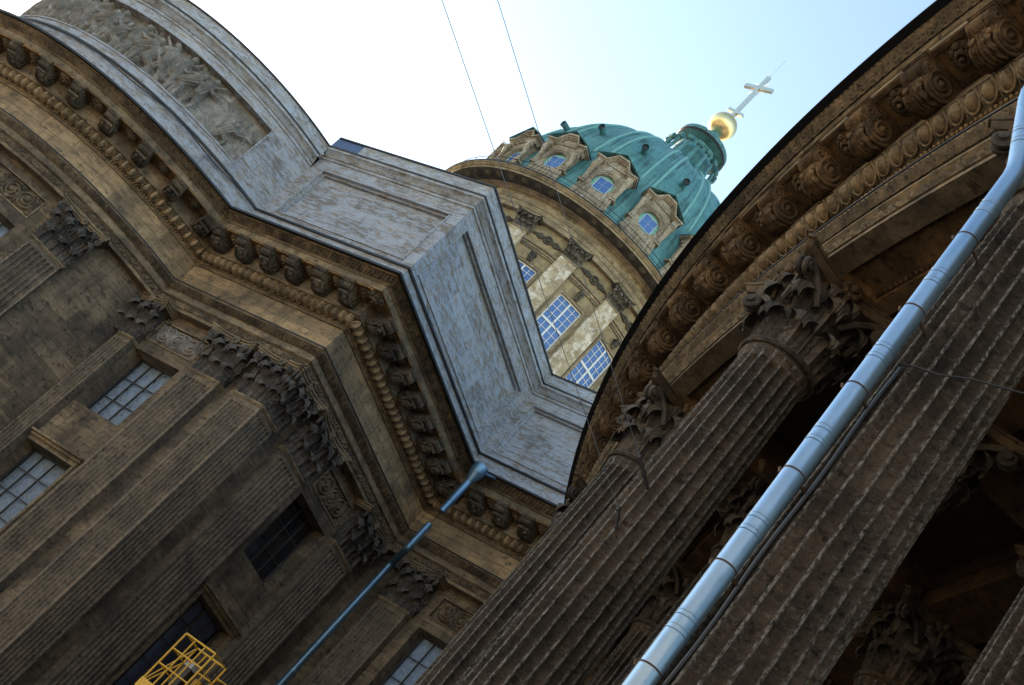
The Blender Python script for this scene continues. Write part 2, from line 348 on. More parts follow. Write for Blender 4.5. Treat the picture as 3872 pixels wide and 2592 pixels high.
# carving patterns
def f_leaf(h):
    def fn(u, v, k):
        H = np.zeros_like(u)
        for c, wd, hh, ph in ((0.30, .30, 1.0, 0.0), (0.80, .20, .8, 1.3)):
            x = np.abs(u - c) / wd; lob = 1 + .26 * np.cos(v * 19 + ph); w = max(.08, (1 - (v - .12) ** 4 * 1.1)) * lob
            e = np.clip(1 - (x / w) ** 2, 0, 1); vein = .34 * np.exp(-(x / .13) ** 2) - .30 * np.exp(-((x - .42) / .12) ** 2)
            H = np.maximum(H, hh * (np.sqrt(e) * (.55 + .5 * v) + vein * e))
        return h * H
    return fn
def f_lace(h):
    def fn(u, v, k):
        a = np.cos(2 * pi * u) * cos(pi * v); b = np.sin(4 * pi * u + 2.0 * (k % 2)) * sin(2 * pi * v); c = np.cos(6 * pi * (u - .5) * (0.4 + v))
        return h * np.where(a + 0.8 * b + 0.5 * c > 0.15, 1.0, 0.0) * (0.1 < v) * (v < 0.9)
    return fn
def f_guill(h):
    def fn(u, v, k):
        r = np.hypot((u - .5) * 1.6, v - .5); return h * (np.exp(-((r - .36) / .09) ** 2) + np.exp(-(r / .13) ** 2) + .8 * np.exp(-((np.abs(u - .5) - .5) / .07) ** 2) * (abs(v - .5) < .35))
    return fn
def egg_row(mb, path, p0, p1, spacing, segs=None, seg_n=None, dark=None):
    """egg and dart carving lying on the slanted face p0 -> p1"""
    p0 = np.array(p0); p1 = np.array(p1); c = (p0 + p1) / 2; tv = p1 - p0; L = np.hypot(*tv); th = math.atan2(tv[1], tv[0])
    for i in (segs if segs is not None else range(len(path.segs))):
        for P, n, d in path.each(i, c[0], spacing=spacing):
            x = np.array([-n[1], n[0], 0]); up = np.array([n[0] * cos(th), n[1] * cos(th), sin(th)]); nr = np.array([n[0] * sin(th), n[1] * sin(th), -cos(th)])
            C0 = np.array([P[0], P[1], c[1]])
            def W(a): a = np.asarray(a, float); return C0 + a[:, :1] * x + a[:, 1:2] * up + a[:, 2:3] * nr
            w = spacing * 0.30; hh = L * 0.47
            t = np.linspace(0, pi / 2, 5); a = np.arange(11) / 10 * 2 * pi
            G = np.array([[(w * sin(tt) * cos(aa) * (1 - .12 * sin(aa)), hh * sin(tt) * sin(aa), -.12 * L + 0.56 * L * cos(tt)) for aa in a] for tt in t])
            mb.grid(W(G.reshape(-1, 3)).reshape(G.shape), flip=False)
            a = np.linspace(-pi * 1.28, pi * 0.28, 13); k = [(w * 1.38 * cos(q), hh * 1.08 * sin(q) + 0.03 * L, 0.13 * L) for q in a]
            mb.tube(W(k), spacing * 0.062, 6, cap=False)
            mb.tube(W([(spacing / 2, hh * 0.9, .1 * L), (spacing / 2, -hh * 0.2, .13 * L), (spacing / 2, -hh, .06 * L)]), [spacing * .07, spacing * .06, spacing * .015], 4, cap=False)
def bead_row(mb, path, o, z, r, spacing, segs=None):
    for i in (segs if segs is not None else range(len(path.segs))):
        k = 0
        for P, n, d in path.each(i, o, spacing=spacing):
            k += 1
            mb.ball((P[0], P[1], z), r, 7, 4, sq=(1, 1, 1) if k % 3 else (.7, .7, 1.05))

# ------------------------------------------------------------------ carved pieces
def leaf_grid(h, w, curl=0.2, lean=0.12, nt=23, nx=15, lobes=5):
    G = np.zeros((nt, nx, 3)); rc = curl * h; zt = h - rc
    for i, t in enumerate(np.linspace(0, 1, nt)):
        if t < 0.6: q = t / 0.6; y = lean * h * q ** 1.6; z = zt * q
        else:
            q = (t - 0.6) / 0.4; an = pi - q * pi * 1.28; y = lean * h + rc * 0.95 + rc * 0.95 * cos(an); z = zt + rc * sin(an)
        wd = w * (0.62 + 0.5 * sin(pi * min(1.0, t * 0.95 + .08))) * (1 - 0.45 * max(0, t - 0.75) / 0.25) * (1 + 0.19 * cos(2 * pi * lobes * t))
        for j, s in enumerate(np.linspace(-1, 1, nx)):
            dep = -0.22 * w * abs(s) ** 1.7 + 0.075 * w * cos(s * pi * 4) * (.4 + .6 * abs(s)) + 0.12 * w * math.exp(-(s / .13) ** 2) + .03 * w * cos(2 * pi * lobes * t) * abs(s)
            G[i, j] = (s * wd / 2, y + dep * (1 if t < .7 else .35), z - (0.10 * h * abs(s) ** 2 if t >= 0.6 else 0))
    return G
def spiral(c, ax1, ax2, r0, turns=1.75, n=26, grow=0.22, start=0.0):
    t = np.linspace(0, 1, n); r = r0 * (1 - t * (1 - grow)); a = start + t * turns * 2 * pi
    return np.asarray(c, float) + (r * np.cos(a))[:, None] * np.asarray(ax1, float) + (r * np.sin(a))[:, None] * np.asarray(ax2, float)

def pilaster_capital(w=1.4, h=1.5):
    mb = MB(); ww = w / 2
    mb.box(-ww, ww, -0.32, 0.03, 0, h * 0.86)
    def put(G, x, y, tilt=0.0):
        G = G.copy(); X = G[..., 0] * cos(tilt) + (G[..., 1]) * sin(tilt); Y = -G[..., 0] * sin(tilt) + G[..., 1] * cos(tilt)
        mb.grid(np.stack([X + x, Y + y, G[..., 2]], -1))
    lo = leaf_grid(0.50 * h * .74, w * 0.33, 0.2); hi = leaf_grid(0.98 * h * .78, w * 0.30, 0.14)
    for x in (-0.38, 0.02, 0.40): put(lo, x * w, 0.04)
    for x in (-0.20, 0.20): put(hi, x * w, 0.03)
    put(hi * .92, -ww * .93, 0.0, -0.5); put(hi * .92, ww * .93, 0.0, 0.5)
    cab = leaf_grid(0.34 * h, w * .22, 0.26)
    for sx in (-1, 1):
        # corner volutes and inner helices
        d = np.array([sx * .75, .66, 0]); up = np.array([0, 0, 1.0])
        st = np.array([[sx * .22 * w, .06, .62 * h], [sx * .34 * w, .10, .78 * h], [sx * .47 * w, .17, .87 * h], [sx * .58 * w, .25, .885 * h]])
        mb.tube(st, [.05, .06, .06, .055], 6)
        mb.tube(spiral((sx * .62 * w, .27, .80 * h), d, up, .155, 1.9, 28, .15, pi * .55), .045, 6)
        mb.ball((sx * .62 * w, .27, .80 * h), .06, 8, 5)
        mb.tube(np.array([[sx * .20 * w, .06, .62 * h], [sx * .14 * w, .09, .76 * h], [sx * .10 * w, .10, .82 * h]]), .035, 6)
        mb.tube(spiral((sx * .115 * w, .11, .79 * h), (-sx, 0, 0), up, .10, 1.7, 22, .2, pi * .3), .03, 5)
        c2 = cab.copy(); c2[..., 2] += .56 * h; put(c2, sx * .36 * w, .08, sx * .45)
        c3 = cab.copy() * .8; c3[..., 2] += .55 * h; put(c3, sx * .17 * w, .08)
    leaves = mb.mesh("capital", S_BLACK, True, 50); mb = MB()
    # abacus with concave front and horned corners
    n = 15; xs = np.linspace(-1, 1, n); hw = w * 0.725
    for z0, z1, e in ((.865, .91, -.05), (.91, .965, 0.0), (.965, 1.0, .05)):
        f = np.array([[x * (hw + e), (0.16 + 0.27 * abs(x) ** 2.2) + e, 0] for x in xs]); bk = np.array([[x * (hw + e), -0.3, 0] for x in xs])
        for za, zb in ((z0, z1),):
            A = f + (0, 0, za * h); B = f + (0, 0, zb * h); mb.grid(np.array([A, B]))
            mb.grid(np.array([bk + (0, 0, za * h), A])); mb.grid(np.array([B, bk + (0, 0, zb * h)]))
        for k, sg in ((0, 1), (n - 1, -1)):
            q = np.array([bk[k] + (0, 0, z0 * h), f[k] + (0, 0, z0 * h), f[k] + (0, 0, z1 * h), bk[k] + (0, 0, z1 * h)]); mb.add(q, [(0, 1, 2, 3) if sg > 0 else (3, 2, 1, 0)])
    for k in range(7):
        a = k / 7 * 2 * pi; mb.ball((.09 * cos(a), .2, .93 * h + .09 * sin(a)), .062, 7, 4, sq=(1, .7, 1))
    mb.ball((0, .24, .93 * h), .06, 8, 4)
    return leaves, mb.mesh("abacus", S_ABAC, True, 40)

def column_capital(r=0.58, h=1.5):
    mb = MB()
    mb.lathe([(r * .93, 0), (r * .95, .3 * h), (r * 1.0, .6 * h), (r * 1.22, .84 * h), (r * 1.34, .88 * h), (0.1, .885 * h)], 32)
    def put(G, a, rr, dz=0, sc=1.0):
        G = G * sc; X = G[..., 0]; Y = G[..., 1] + rr; mb.grid(np.stack([X * cos(a) + Y * sin(a), -X * sin(a) + Y * cos(a), G[..., 2] + dz], -1))
    lo = leaf_grid(.42 * h, r * .88, .22, .12); hi = leaf_grid(.78 * h, r * .86, .155, .08); cab = leaf_grid(.30 * h, r * .5, .30, .15)
    for k in range(8):
        put(lo, k * pi / 4 + pi / 8, r * .95); put(hi, k * pi / 4, r * .93)
        put(cab, k * pi / 4 + pi / 8 + (.14 if k % 2 else -.14), r * 1.06, .58 * h)
    for k in range(4):
        a0 = k * pi / 2 + pi / 4
        for sg in (-1, 1):
            d = np.array([sin(a0), cos(a0), 0]); sd = np.array([cos(a0), -sin(a0), 0]) * sg; up = np.array([0, 0, 1.0])
            st = [d * r * 1.1 + sd * .30 + up * .58 * h, d * r * 1.35 + sd * .20 + up * .75 * h, d * r * 1.75 + sd * .09 + up * .86 * h, d * r * 2.02 + sd * .06 + up * .87 * h]
            mb.tube(st, [.05, .06, .06, .055], 6)
            mb.tube(spiral(d * r * 2.05 + sd * .055 + up * .78 * h, d, up, .16, 1.9, 28, .14, pi * .5), .045, 6)
            mb.tube(np.array([d * r * 2.05 + sd * .13 + up * .78 * h, d * r * 2.05 + sd * .02 + up * .78 * h]), .07, 8)
            a1 = a0 + sg * (pi / 4 - .15); e = np.array([sin(a1), cos(a1), 0]); es = np.array([cos(a1), -sin(a1), 0]) * sg
            mb.tube(spiral(e * r * 1.28 + up * .80 * h, es * -1, up, .105, 1.6, 20, .2, .6), .032, 5)
    leaves = mb.mesh("capital", S_BLACK, True, 50); mb = MB()
    # abacus
    nseg = 13; ring = []
    for k in range(4):
        a0 = k * pi / 2
        for x in np.linspace(-.93, .93, nseg): ring.append((a0, x))
    def outline(e):
        P = []
        for a0, x in ring:
            yy = .78 + .29 * (abs(x) / .93) ** 2.1 + e; xx = x * (1.06 + e); P.append((xx * cos(a0) + yy * sin(a0), -xx * sin(a0) + yy * cos(a0)))
        return np.array(P)
    zs = [(.885, -.08), (.905, -.04), (.93, -.03), (.95, .0), (.965, .0), (.97, .04), (1.0, .05)]
    G = np.array([np.c_[outline(e), np.full(len(ring), z * h)] for z, e in zs]); o = mb.n; mb.grid(G, wrap=True, flip=True)
    N = len(ring); mb.f += [tuple(o + i for i in range(N)), tuple(o + (len(zs) - 1) * N + i for i in range(N))[::-1]]
    for k in range(4):
        a0 = k * pi / 2; d = np.array([sin(a0), cos(a0), 0]); sd = np.array([cos(a0), -sin(a0), 0]); up = np.array([0, 0, 1.0])
        for j in range(8):
            q = j / 8 * 2 * pi; c = d * .86 + sd * .12 * cos(q) + up * (.945 * h + .12 * sin(q)); mb.ball(c, .075, 7, 4)
        mb.ball(d * .93 + up * .945 * h, .08, 8, 5)
        mb.tube(np.array([d * .75 + up * .6 * h, d * .82 + up * .75 * h, d * .86 + up * .88 * h]), [.03, .04, .06], 6)
    return leaves, mb.mesh("abacus", S_COLABAC, True, 40)

def flute_panel(mb, seg, d0, d1, o, z0, z1, nfl=7, sides=(1, 1), side=0.3, top_margin=0.22):
    """fluted pilaster face from d0 to d1 on a wall segment, with round headed flutes"""
    W = d1 - d0; marg = W * 0.055; pitch = (W - 2 * marg) / nfl; r = pitch * 0.44
    xs = [0.0, marg * .9]; de = [0.0, 0.0]; cx = [None, None]; ww = [0.6, 1.0]
    for k in range(nfl):
        c = marg + pitch * (k + .5)
        for q in (-1, -.86, -.5, 0, .5, .86, 1): xs.append(c + q * r * 1.02); cx.append(c); ww.append(1.0 if abs(q) == 1 else .0)
    xs += [W - marg * .9, W]; cx += [None, None]; ww += [1.0, .6]
    zt = z1 - top_margin; zz = [z0, z0 + (zt - z0) * .33, z0 + (zt - z0) * .66, zt - r] + [zt - r + r * sin(q) for q in (.35, .7, 1.0, 1.25, 1.45)] + [zt + .01, z1]
    P = []; Wn = []
    for z in zz:
        row = []; wr = []
        for x, c, w in zip(xs, cx, ww):
            dep = 0.0
            if c is not None:
                dz = max(0.0, z - (zt - r)); dep = sqrt(max(0.0, r * r - (x - c) ** 2 - dz * dz)) * .95
            p = seg.at(np.array(d0 + x), np.array(o - dep)); row.append((p[0], p[1], z)); wr.append(w if z < zt else .3)
        P.append(row); Wn.append(wr)
    mb.grid(np.array(P), W=np.array(Wn))
    for d in [q for q, f in zip((d0, d1), sides) if f]:
        a = seg.at(np.array(d), np.array(o)); b = seg.at(np.array(d), np.array(o - side)); mb.add([(*a, z0), (*b, z0), (*b, z1), (*a, z1)], [(0, 1, 2, 3)])

def wall_grid(mb, seg, d0, d1, z0, z1, o, rects=(), step=None):
    """flat or curved wall sheet with recessed rectangles (d0,d1,z0,z1,depth,back)"""
    ds = sorted(set([d0, d1] + [x for r in rects for x in r[:2] if d0 < x < d1])); zs = sorted(set([z0, z1] + [x for r in rects for x in r[2:4] if z0 < x < z1]))
    if seg.kind == 'A':
        out = []
        for a, b in zip(ds[:-1], ds[1:]): out += list(np.linspace(a, b, max(1, int((b - a) / .3)) + 1)[:-1])
        ds = out + [ds[-1]]
    def P(d, z, oo): p = seg.at(np.array(d), np.array(oo)); return (p[0], p[1], z)
    for a, b in zip(ds[:-1], ds[1:]):
        for c, e in zip(zs[:-1], zs[1:]):
            oo = o; mm = ((a + b) / 2, (c + e) / 2); skip = False
            for r in rects:
                if r[0] <= mm[0] <= r[1] and r[2] <= mm[1] <= r[3]:
                    if r[5]: oo = o - r[4]
                    else: skip = True
            if not skip: mb.add([P(a, c, oo), P(b, c, oo), P(b, e, oo), P(a, e, oo)], [(0, 1, 2, 3)], [(a, c), (b, c), (b, e), (a, e)])
    for r in rects:
        dd = [x for x in ds if r[0] - 1e-6 <= x <= r[1] + 1e-6]
        for a, b in zip(dd[:-1], dd[1:]):
            mb.add([P(a, r[3], o), P(b, r[3], o), P(b, r[3], o - r[4]), P(a, r[3], o - r[4])], [(0, 1, 2, 3)]); mb.add([P(a, r[2], o - r[4]), P(b, r[2], o - r[4]), P(b, r[2], o), P(a, r[2], o)], [(0, 1, 2, 3)])
        for d in (max(r[0], d0), min(r[1], d1)): mb.add([P(d, r[2], o), P(d, r[2], o - r[4]), P(d, r[3], o - r[4]), P(d, r[3], o)], [(0, 1, 2, 3)])
def bar_frame(mb, seg, d0, d1, z0, z1, o0, o1, w):
    """rectangular moulding frame round an opening, outer size d0..d1, z0..z1"""
    def bx(a, b, c, e):
        n = max(1, int((b - a) / .4)) if seg.kind == 'A' else 1
        D = np.linspace(a, b, n + 1)
        for p, q in zip(D[:-1], D[1:]):
            V = [(*seg.at(np.array(d), np.array(oo)), z) for z in (c, e) for oo in (o0, o1) for d in (p, q)]
            mb.add(V, [(0, 2, 3, 1), (4, 5, 7, 6), (0, 1, 5, 4), (2, 6, 7, 3), (0, 4, 6, 2), (1, 3, 7, 5)])
    bx(d0, d1, z1 - w, z1); bx(d0, d1, z0, z0 + w); bx(d0, d0 + w, z0 + w, z1 - w); bx(d1 - w, d1, z0 + w, z1 - w)

def curved_bar(mb, seg, a, b, c, e, o0, o1):
    n = max(1, int((b - a) / .4)) if seg.kind == 'A' else 1; D = np.linspace(a, b, n + 1)
    for p, q in zip(D[:-1], D[1:]):
        V = [(*seg.at(np.array(d), np.array(oo)), z) for z in (c, e) for oo in (o0, o1) for d in (p, q)]
        mb.add(V, [(0, 2, 3, 1), (4, 5, 7, 6), (0, 1, 5, 4), (2, 6, 7, 3), (0, 4, 6, 2), (1, 3, 7, 5)])
def scroll_relief(w, h, seed=1, n=(90, 40)):
    """acanthus scrollwork as a height field"""
    r_ = np.random.default_rng(seed); X, Z = np.meshgrid(np.linspace(0, w, n[0]), np.linspace(0, h, n[1])); H = np.zeros_like(X)
    for cx, sg in ((w * .22, 1), (w * .5, -1), (w * .78, 1)):
        cz = h * (.5 + .04 * sg); R = np.hypot(X - cx, (Z - cz)); A = np.arctan2(Z - cz, (X - cx) * sg)
        band = np.abs(((R / (h * .17) - A / (2 * pi)) % 1.0) - .5); H = np.maximum(H, np.where(R < h * .46, (.12 * np.sqrt(np.clip(1 - (band / .36) ** 2, 0, 1))) * (1 - .4 * R / h), 0))
        H = np.maximum(H, .13 * np.clip(1 - (R / (h * .12)) ** 2, 0, 1) ** .5)
    for k in range(46):
        cx, cz, a, l = r_.uniform(.03, .97) * w, r_.uniform(.06, .94) * h, r_.uniform(0, pi), r_.uniform(.08, .2) * h
        u = (X - cx) * cos(a) + (Z - cz) * sin(a); v = -(X - cx) * sin(a) + (Z - cz) * cos(a)
        H = np.maximum(H, .11 * r_.uniform(.5, 1) * np.sqrt(np.clip(1 - (u / l) ** 2 - (v / (l * .42)) ** 2, 0, 1)))
    e = np.minimum(np.minimum(X, w - X), np.minimum(Z, h - Z)); H *= np.clip(e / .04, 0, 1)
    return X, Z, H
def modillion(w=0.44, L=0.74, h=0.52, mat=None):
    """scrolled bracket: y outward from the band, z = 0 at the soffit"""
    mb = MB(); R1, R2 = h * .50, h * .27
    pts = [(0, -.02)]; c1 = (R1 * .95, -h + R1); c2 = (L - R2, -R2 - .03)
    pts.append((0, -h * .8))
    for a in np.linspace(pi * 1.12, pi * 1.72, 8): pts.append((c1[0] + R1 * cos(a), c1[1] + R1 * sin(a)))
    for t in (.35, .62): pts.append((c1[0] + R1 * .75 + (c2[0] - c1[0] - R1 * .75) * t, c1[1] - R1 * .55 + (c2[1] - R2 * .55 - c1[1] + R1 * .55) * t ** .7))
    for a in np.linspace(pi * 1.35, pi * 2.45, 9): pts.append((c2[0] + R2 * cos(a), c2[1] + R2 * sin(a)))
    pts.append((L, -.02)); P = np.array(pts); n = len(P)
    cx = np.linspace(-1, 1, 9); G = []
    for s in cx:
        k = 1 - .10 * (1 - abs(s)) ** .5 - (.06 if abs(abs(s) - .55) < .2 else 0); Q = P.copy(); ce = np.array([L * .5, -h * .3]); Q = ce + (Q - ce) * (1 if abs(s) > .8 else k); G.append(np.c_[np.full(n, s * w / 2), Q])
    mb.grid(np.array(G)); mb.add(G[0], [tuple(range(n))]); mb.add(G[-1], [tuple(range(n))[::-1]])
    for sx in (-1, 1):
        mb.tube(spiral((sx * (w / 2 + .005), c1[0], c1[1]), (0, 1, 0), (0, 0, -1), R1 * .84, 2.0, 34, .12, -.8), .036, 6)
        mb.tube(spiral((sx * (w / 2 + .005), c2[0], c2[1]), (0, 1, 0), (0, 0, 1), R2 * .8, 1.7, 24, .14, .4), .03, 6)
        mb.tube([(sx * (w / 2 + .005), p[0], p[1] + .02) for p in P[3:-8]], .03, 6)
        mb.ball((sx * (w / 2), c1[0], c1[1]), R1 * .25, 8, 5)
        for q in np.linspace(.15, .85, 5): mb.ball((sx * w / 2, c1[0] + (c2[0] - c1[0]) * q, c1[1] + R1 * .1 + (c2[1] - c1[1]) * q), .035, 6, 4)
    # leaf hugging the underside and the front roll
    U = P[2:-6]; ln = np.r_[0, np.cumsum(np.hypot(*np.diff(U, axis=0).T))]; nt = 15; G = []
    for t in np.linspace(0, .80, 25):
        y, z = np.interp(t * ln[-1], ln, U[:, 0]), np.interp(t * ln[-1], ln, U[:, 1]); q = t / .80; drop = .035 + .03 * q + (.10 * max(0, q - .7) / .3)
        wd = w * .90 * (.75 + .25 * cos(q * 2)) * (1 + .10 * cos(q * 26)) * (1 - .45 * max(0, q - .72) / .28)
        G.append([(x * wd / 2, y + .05 * q, z - drop * (1 - .75 * abs(x) ** 2) - .034 * cos(x * 5 * pi)) for x in np.linspace(-1, 1, 21)])
    mb.grid(np.array(G), flip=True)
    for k, (yy, zz, rr) in enumerate(((c2[0] + R2 * .10, c2[1], R2 * 1.0), (c2[0] - R2 * .55, c2[1] - R2 * 1.35, R2 * .5))):
        xs = np.linspace(-.48, .48, 13); mb.tube([(x * w, yy, zz) for x in xs], [rr * (1.0 if abs(x) > .40 else (.86 + .10 * cos(x * 40))) for x in xs], 12)
    # moulded cap
    mb.box(-w / 2 - .05, w / 2 + .05, 0, L + .05, -.07, 0.0); mb.box(-w / 2 - .025, w / 2 + .025, 0, L + .025, -.11, -.07)
    return mb.mesh("modillion", mat or S_BRACKET, True, 42)
def rosette(R=0.26, mat=None):
    mb = MB()
    for ring, n, rr, pr, z in ((0, 8, .66, .36, -.05), (1, 8, .38, .26, -.10)):
        for k in range(n):
            a = (k + .5 * ring) / n * 2 * pi; c = (R * rr * cos(a), R * rr * sin(a), z)
            G = []
            for th in np.linspace(0, pi / 2, 4): G.append([(c[0] + R * pr * sin(th) * (cos(q) * cos(a) * 1.1 - sin(q) * sin(a) * .8), c[1] + R * pr * sin(th) * (cos(q) * sin(a) * 1.1 + sin(q) * cos(a) * .8), z + .02 - .05 * cos(th) + .03 * cos(2 * q) * sin(th)) for q in np.arange(9) / 8 * 2 * pi])
            mb.grid(np.array(G), flip=True)
    mb.ball((0, 0, -.13), R * .2, 8, 5); mb.lathe([(R * 1.0, 0.0), (R * .98, -.03), (R * .3, -.06), (0.01, -.06)], 20)
    return mb.mesh("rosette", mat or S_CARVE, True, 60)

# ================================================================== SETTING
GZ = -1.7
g = MB(); g.grid(np.array([[(-400, -400, GZ), (400, -400, GZ)], [(-400, 400, GZ), (400, 400, GZ)]])); go = g.obj("paved_ground", M_PAVE); go["kind"] = "structure"

# unseen houses added behind the camera for the light: they shut off the low sky and throw back warm evening light
M_PLASTER = simple("yellow_plaster", (0.45, 0.37, 0.27), 0.9, 0.0, 0.15, 0.1, 1.0)
for k, (x0, x1, y1, hh, lb) in enumerate(((-120, -62, -26, 23, "unseen house added for the light at the far end of the street"), (-61, -22, -24, 25, "taller unseen house added for the light, facing the apse"), (-21, 16, -25, 24, "unseen house added for the light behind the camera"), (17, 70, -24, 26, "unseen house added for the light, facing the colonnade"))):
    b_ = thing("added_house", lb, "house", ((x0 + x1) / 2, y1 - 7, GZ), "unseen houses added for the light")
    w2 = (x1 - x0) / 2
    m = MB(); m.box(-w2, w2, -7, 7, 0, hh); m.obj("wall", M_PLASTER, b_)
    m = MB(); m.box(-w2 - .1, w2 + .1, -7.5, 7.5, hh - .6, hh - .05); m.obj("cornice", M_PLASTER, b_)
    m = MB(); m.add([(-w2, -7.6, hh), (w2, -7.6, hh), (w2, 7.6, hh), (-w2, 7.6, hh), (-w2, 0, hh + 3), (w2, 0, hh + 3)], [(0, 1, 5, 4), (2, 3, 4, 5), (0, 4, 3), (1, 2, 5)]); m.obj("roof", M_ROOF, b_)

# ================================================================== CATHEDRAL (east end)
church = thing("cathedral", "weathered limestone cathedral wall with curved apse, fluted pilasters and pale attic", "cathedral", (0, 0, GZ))
def W(o):                                                   # keep world placement under the thing's base
    o.matrix_parent_inverse = Matrix.Translation((0, 0, -GZ)); return o
YA, XB, YC = 24.516, -26.357, 33.048
AC = (-41.53, 27.617); AR = 8.683
aj = math.atan2(YA - AC[1], sqrt(AR ** 2 - (YA - AC[1]) ** 2)); a_st = rad(-128)
apse = Arc(AC, AR, a_st, aj); xj = AC[0] + AR * cos(aj)
lineA = Line((xj, YA), (XB, YA), (0, -1)); lineB = Line((XB, YA), (XB, YC), (1, 0)); lineC = Line((XB, YC), (-7.5, YC), (0, -1))
wall = Path([apse, lineA, lineB, lineC])
SA = lambda x: x - xj
SB = lambda y: y - YA
SC = lambda x: x - XB
SP = lambda deg: (rad(deg) - a_st) * AR

Z0 = 13.15
E_ARCH = [(-.33, Z0), (.04, Z0), (.04, Z0 + .12), (.075, Z0 + .12)]
E_FASC = [(.075, Z0 + .30), (.11, Z0 + .31), (.18, Z0 + .35), (.18, Z0 + .40), (.12, Z0 + .41), (.12, Z0 + .60), (.15, Z0 + .61)]
E_TOPA = [(.29, Z0 + .78), (.31, Z0 + .80), (.31, Z0 + .85), (.01, Z0 + .88)]
E_FRZ = [(.0, Z0 + .88), (.0, 14.97)]
E_BED = [(.0, 14.97), (.05, 14.98), (.09, 15.04), (.09, 15.13), (.16, 15.135)]
E_BAND = [(.44, 15.385), (.47, 15.39), (.47, 15.44), (.43, 15.45), (.43, 15.98)]
E_SOF = [(.43, 15.98), (1.2, 15.98)]
E_COR = [(1.2, 15.98), (1.205, 16.18), (1.24, 16.19), (1.28, 16.22), (1.28, 16.255), (1.30, 16.26)]
E_CYT = [(1.50, 16.42), (1.53, 16.425), (1.53, 16.45)]
E_EDGE = [(1.53, 16.45), (1.69, 16.44), (1.69, 16.51), (1.4, 16.60), (-0.3, 16.9)]
def entablature(path, parent, wfn, lin=None, brk=None, rosm=None, msp=1.11, segs=None, carve_seg=None, soffm=None, egg=0.315):
    segs = segs if segs is not None else list(range(len(path.segs)))
    m = MB()
    for pr in (E_ARCH, E_FASC, E_TOPA): path.sweep(m, pr, segs)
    wfn(m.obj("architrave", S_MOULD, parent))
    m = MB(); path.carved(m, (.075, Z0 + .12), (.075, Z0 + .30), f_lace(.05), .36, segs, 12, 10); path.carved(m, (.15, Z0 + .61), (.29, Z0 + .78), f_leaf(.055), .24, segs, 14, 8)
    wfn(m.obj("carved_band", S_CARVE, parent, True))
    m = MB(); path.sweep(m, [(.312, Z0 + .83), (.335, Z0 + .832), (.335, Z0 + .872), (.0, Z0 + .895)], segs); wfn(m.obj("flashing", M_FLASH, parent))
    m = MB(); path.sweep(m, E_FRZ, segs); wfn(m.obj("frieze", S_FRIEZE, parent))
    m = MB()
    for pr in (E_BED, [(.16, 15.135), (.20, 15.30), (.44, 15.385)], E_BAND, E_COR, E_CYT): path.sweep(m, pr, segs)
    wfn(m.obj("cornice", S_MOULD, parent))
    m = MB(); egg_row(m, path, (.15, 15.13), (.45, 15.385), egg, segs); wfn(m.obj("egg_moulding", S_FRIEZE if brk is None else S_MOULD, parent, True))
    m = MB(); bead_row(m, path, .115, 15.085, .04, .105, segs); wfn(m.obj("bead_moulding", S_FRIEZE, parent, True))
    m = MB(); path.sweep(m, E_SOF, segs); wfn(m.obj("soffit", soffm or S_SOFFIT, parent))
    m = MB(); path.carved(m, (1.30, 16.26), (1.50, 16.42), f_leaf(.06), .30, segs, 18, 11); wfn(m.obj("leaf_cornice", S_CARVE, parent, True))
    m = MB(); path.sweep(m, E_EDGE, segs); wfn(m.obj("roof_edge", M_FLASH, parent))
MOD = modillion(); ROS = rosette(.24)
entablature(wall, church, W)
def brackets(path, i, spacing, parent, wfn, first=.5, n=None, MODm=MOD, ROSm=ROS, frame_mb=None, maxn=99):
    L = list(path.each(i, .43, spacing=spacing, ends=first, n=n)); a, b = path.rng(i, .43)
    for k, (P, o, d) in enumerate(L[:maxn]):
        wfn(place(MODm, "modillion", parent, frame((P[0], P[1], 15.98), o)))
    sp = (L[1][2] - L[0][2])
    for k, (P, o, d) in enumerate(L[:maxn]):
        d2 = d + sp / 2; seg = path.segs[i]; lo, hi = path.rng(i, .85)
        if d2 > hi - .2: continue
        c = seg.at(np.array(d2), np.array(.82)); out = seg.out(d2)
        wfn(place(ROSm, "rosette", parent, frame((c[0], c[1], 15.955), out)))
        if frame_mb is not None:                                # raised coffer rim with a carved edge
            F = frame((c[0], c[1], 15.98), out); T = lambda V: np.array([F @ Vector(v) for v in V])
            hw = sp * seg_scale(seg, .82) / 2 - .24
            for sx in (-1, 1): frame_mb.box(sx * hw - .05, sx * hw + .05, -.36, .34, -.045, .002, T)
            for yy in (-.34, .32): frame_mb.box(-hw + .05, hw - .05, yy - .04, yy + .04, -.045, .002, T)
            for q in np.linspace(-.3, .3, 8):
                for sx in (-1, 1): p = F @ Vector((sx * hw, q, -.05)); frame_mb.ball(p, .034, 6, 4)
            for q in np.linspace(-hw + .1, hw - .1, 6):
                p = F @ Vector((q, -.34, -.05)); frame_mb.ball(p, .034, 6, 4)
def seg_scale(seg, o): return (seg.r + o) / seg.r if seg.kind == 'A' else 1.0
cof = MB()
brackets(wall, 0, 1.28, church, W, frame_mb=cof); brackets(wall, 1, 1.11, church, W, frame_mb=cof)
brackets(wall, 2, 1.11, church, W, frame_mb=cof); brackets(wall, 3, 1.11, church, W, frame_mb=cof)
# carved corner piece under the outer corner
for P, o in (((XB + .82, YA - .82), (1, -1)),): W(place(ROS, "rosette", church, frame((*P, 15.955), o, (1.2, 1.2, 1.4))))
W(cof.obj("coffer_rim", S_SOFFIT, church))

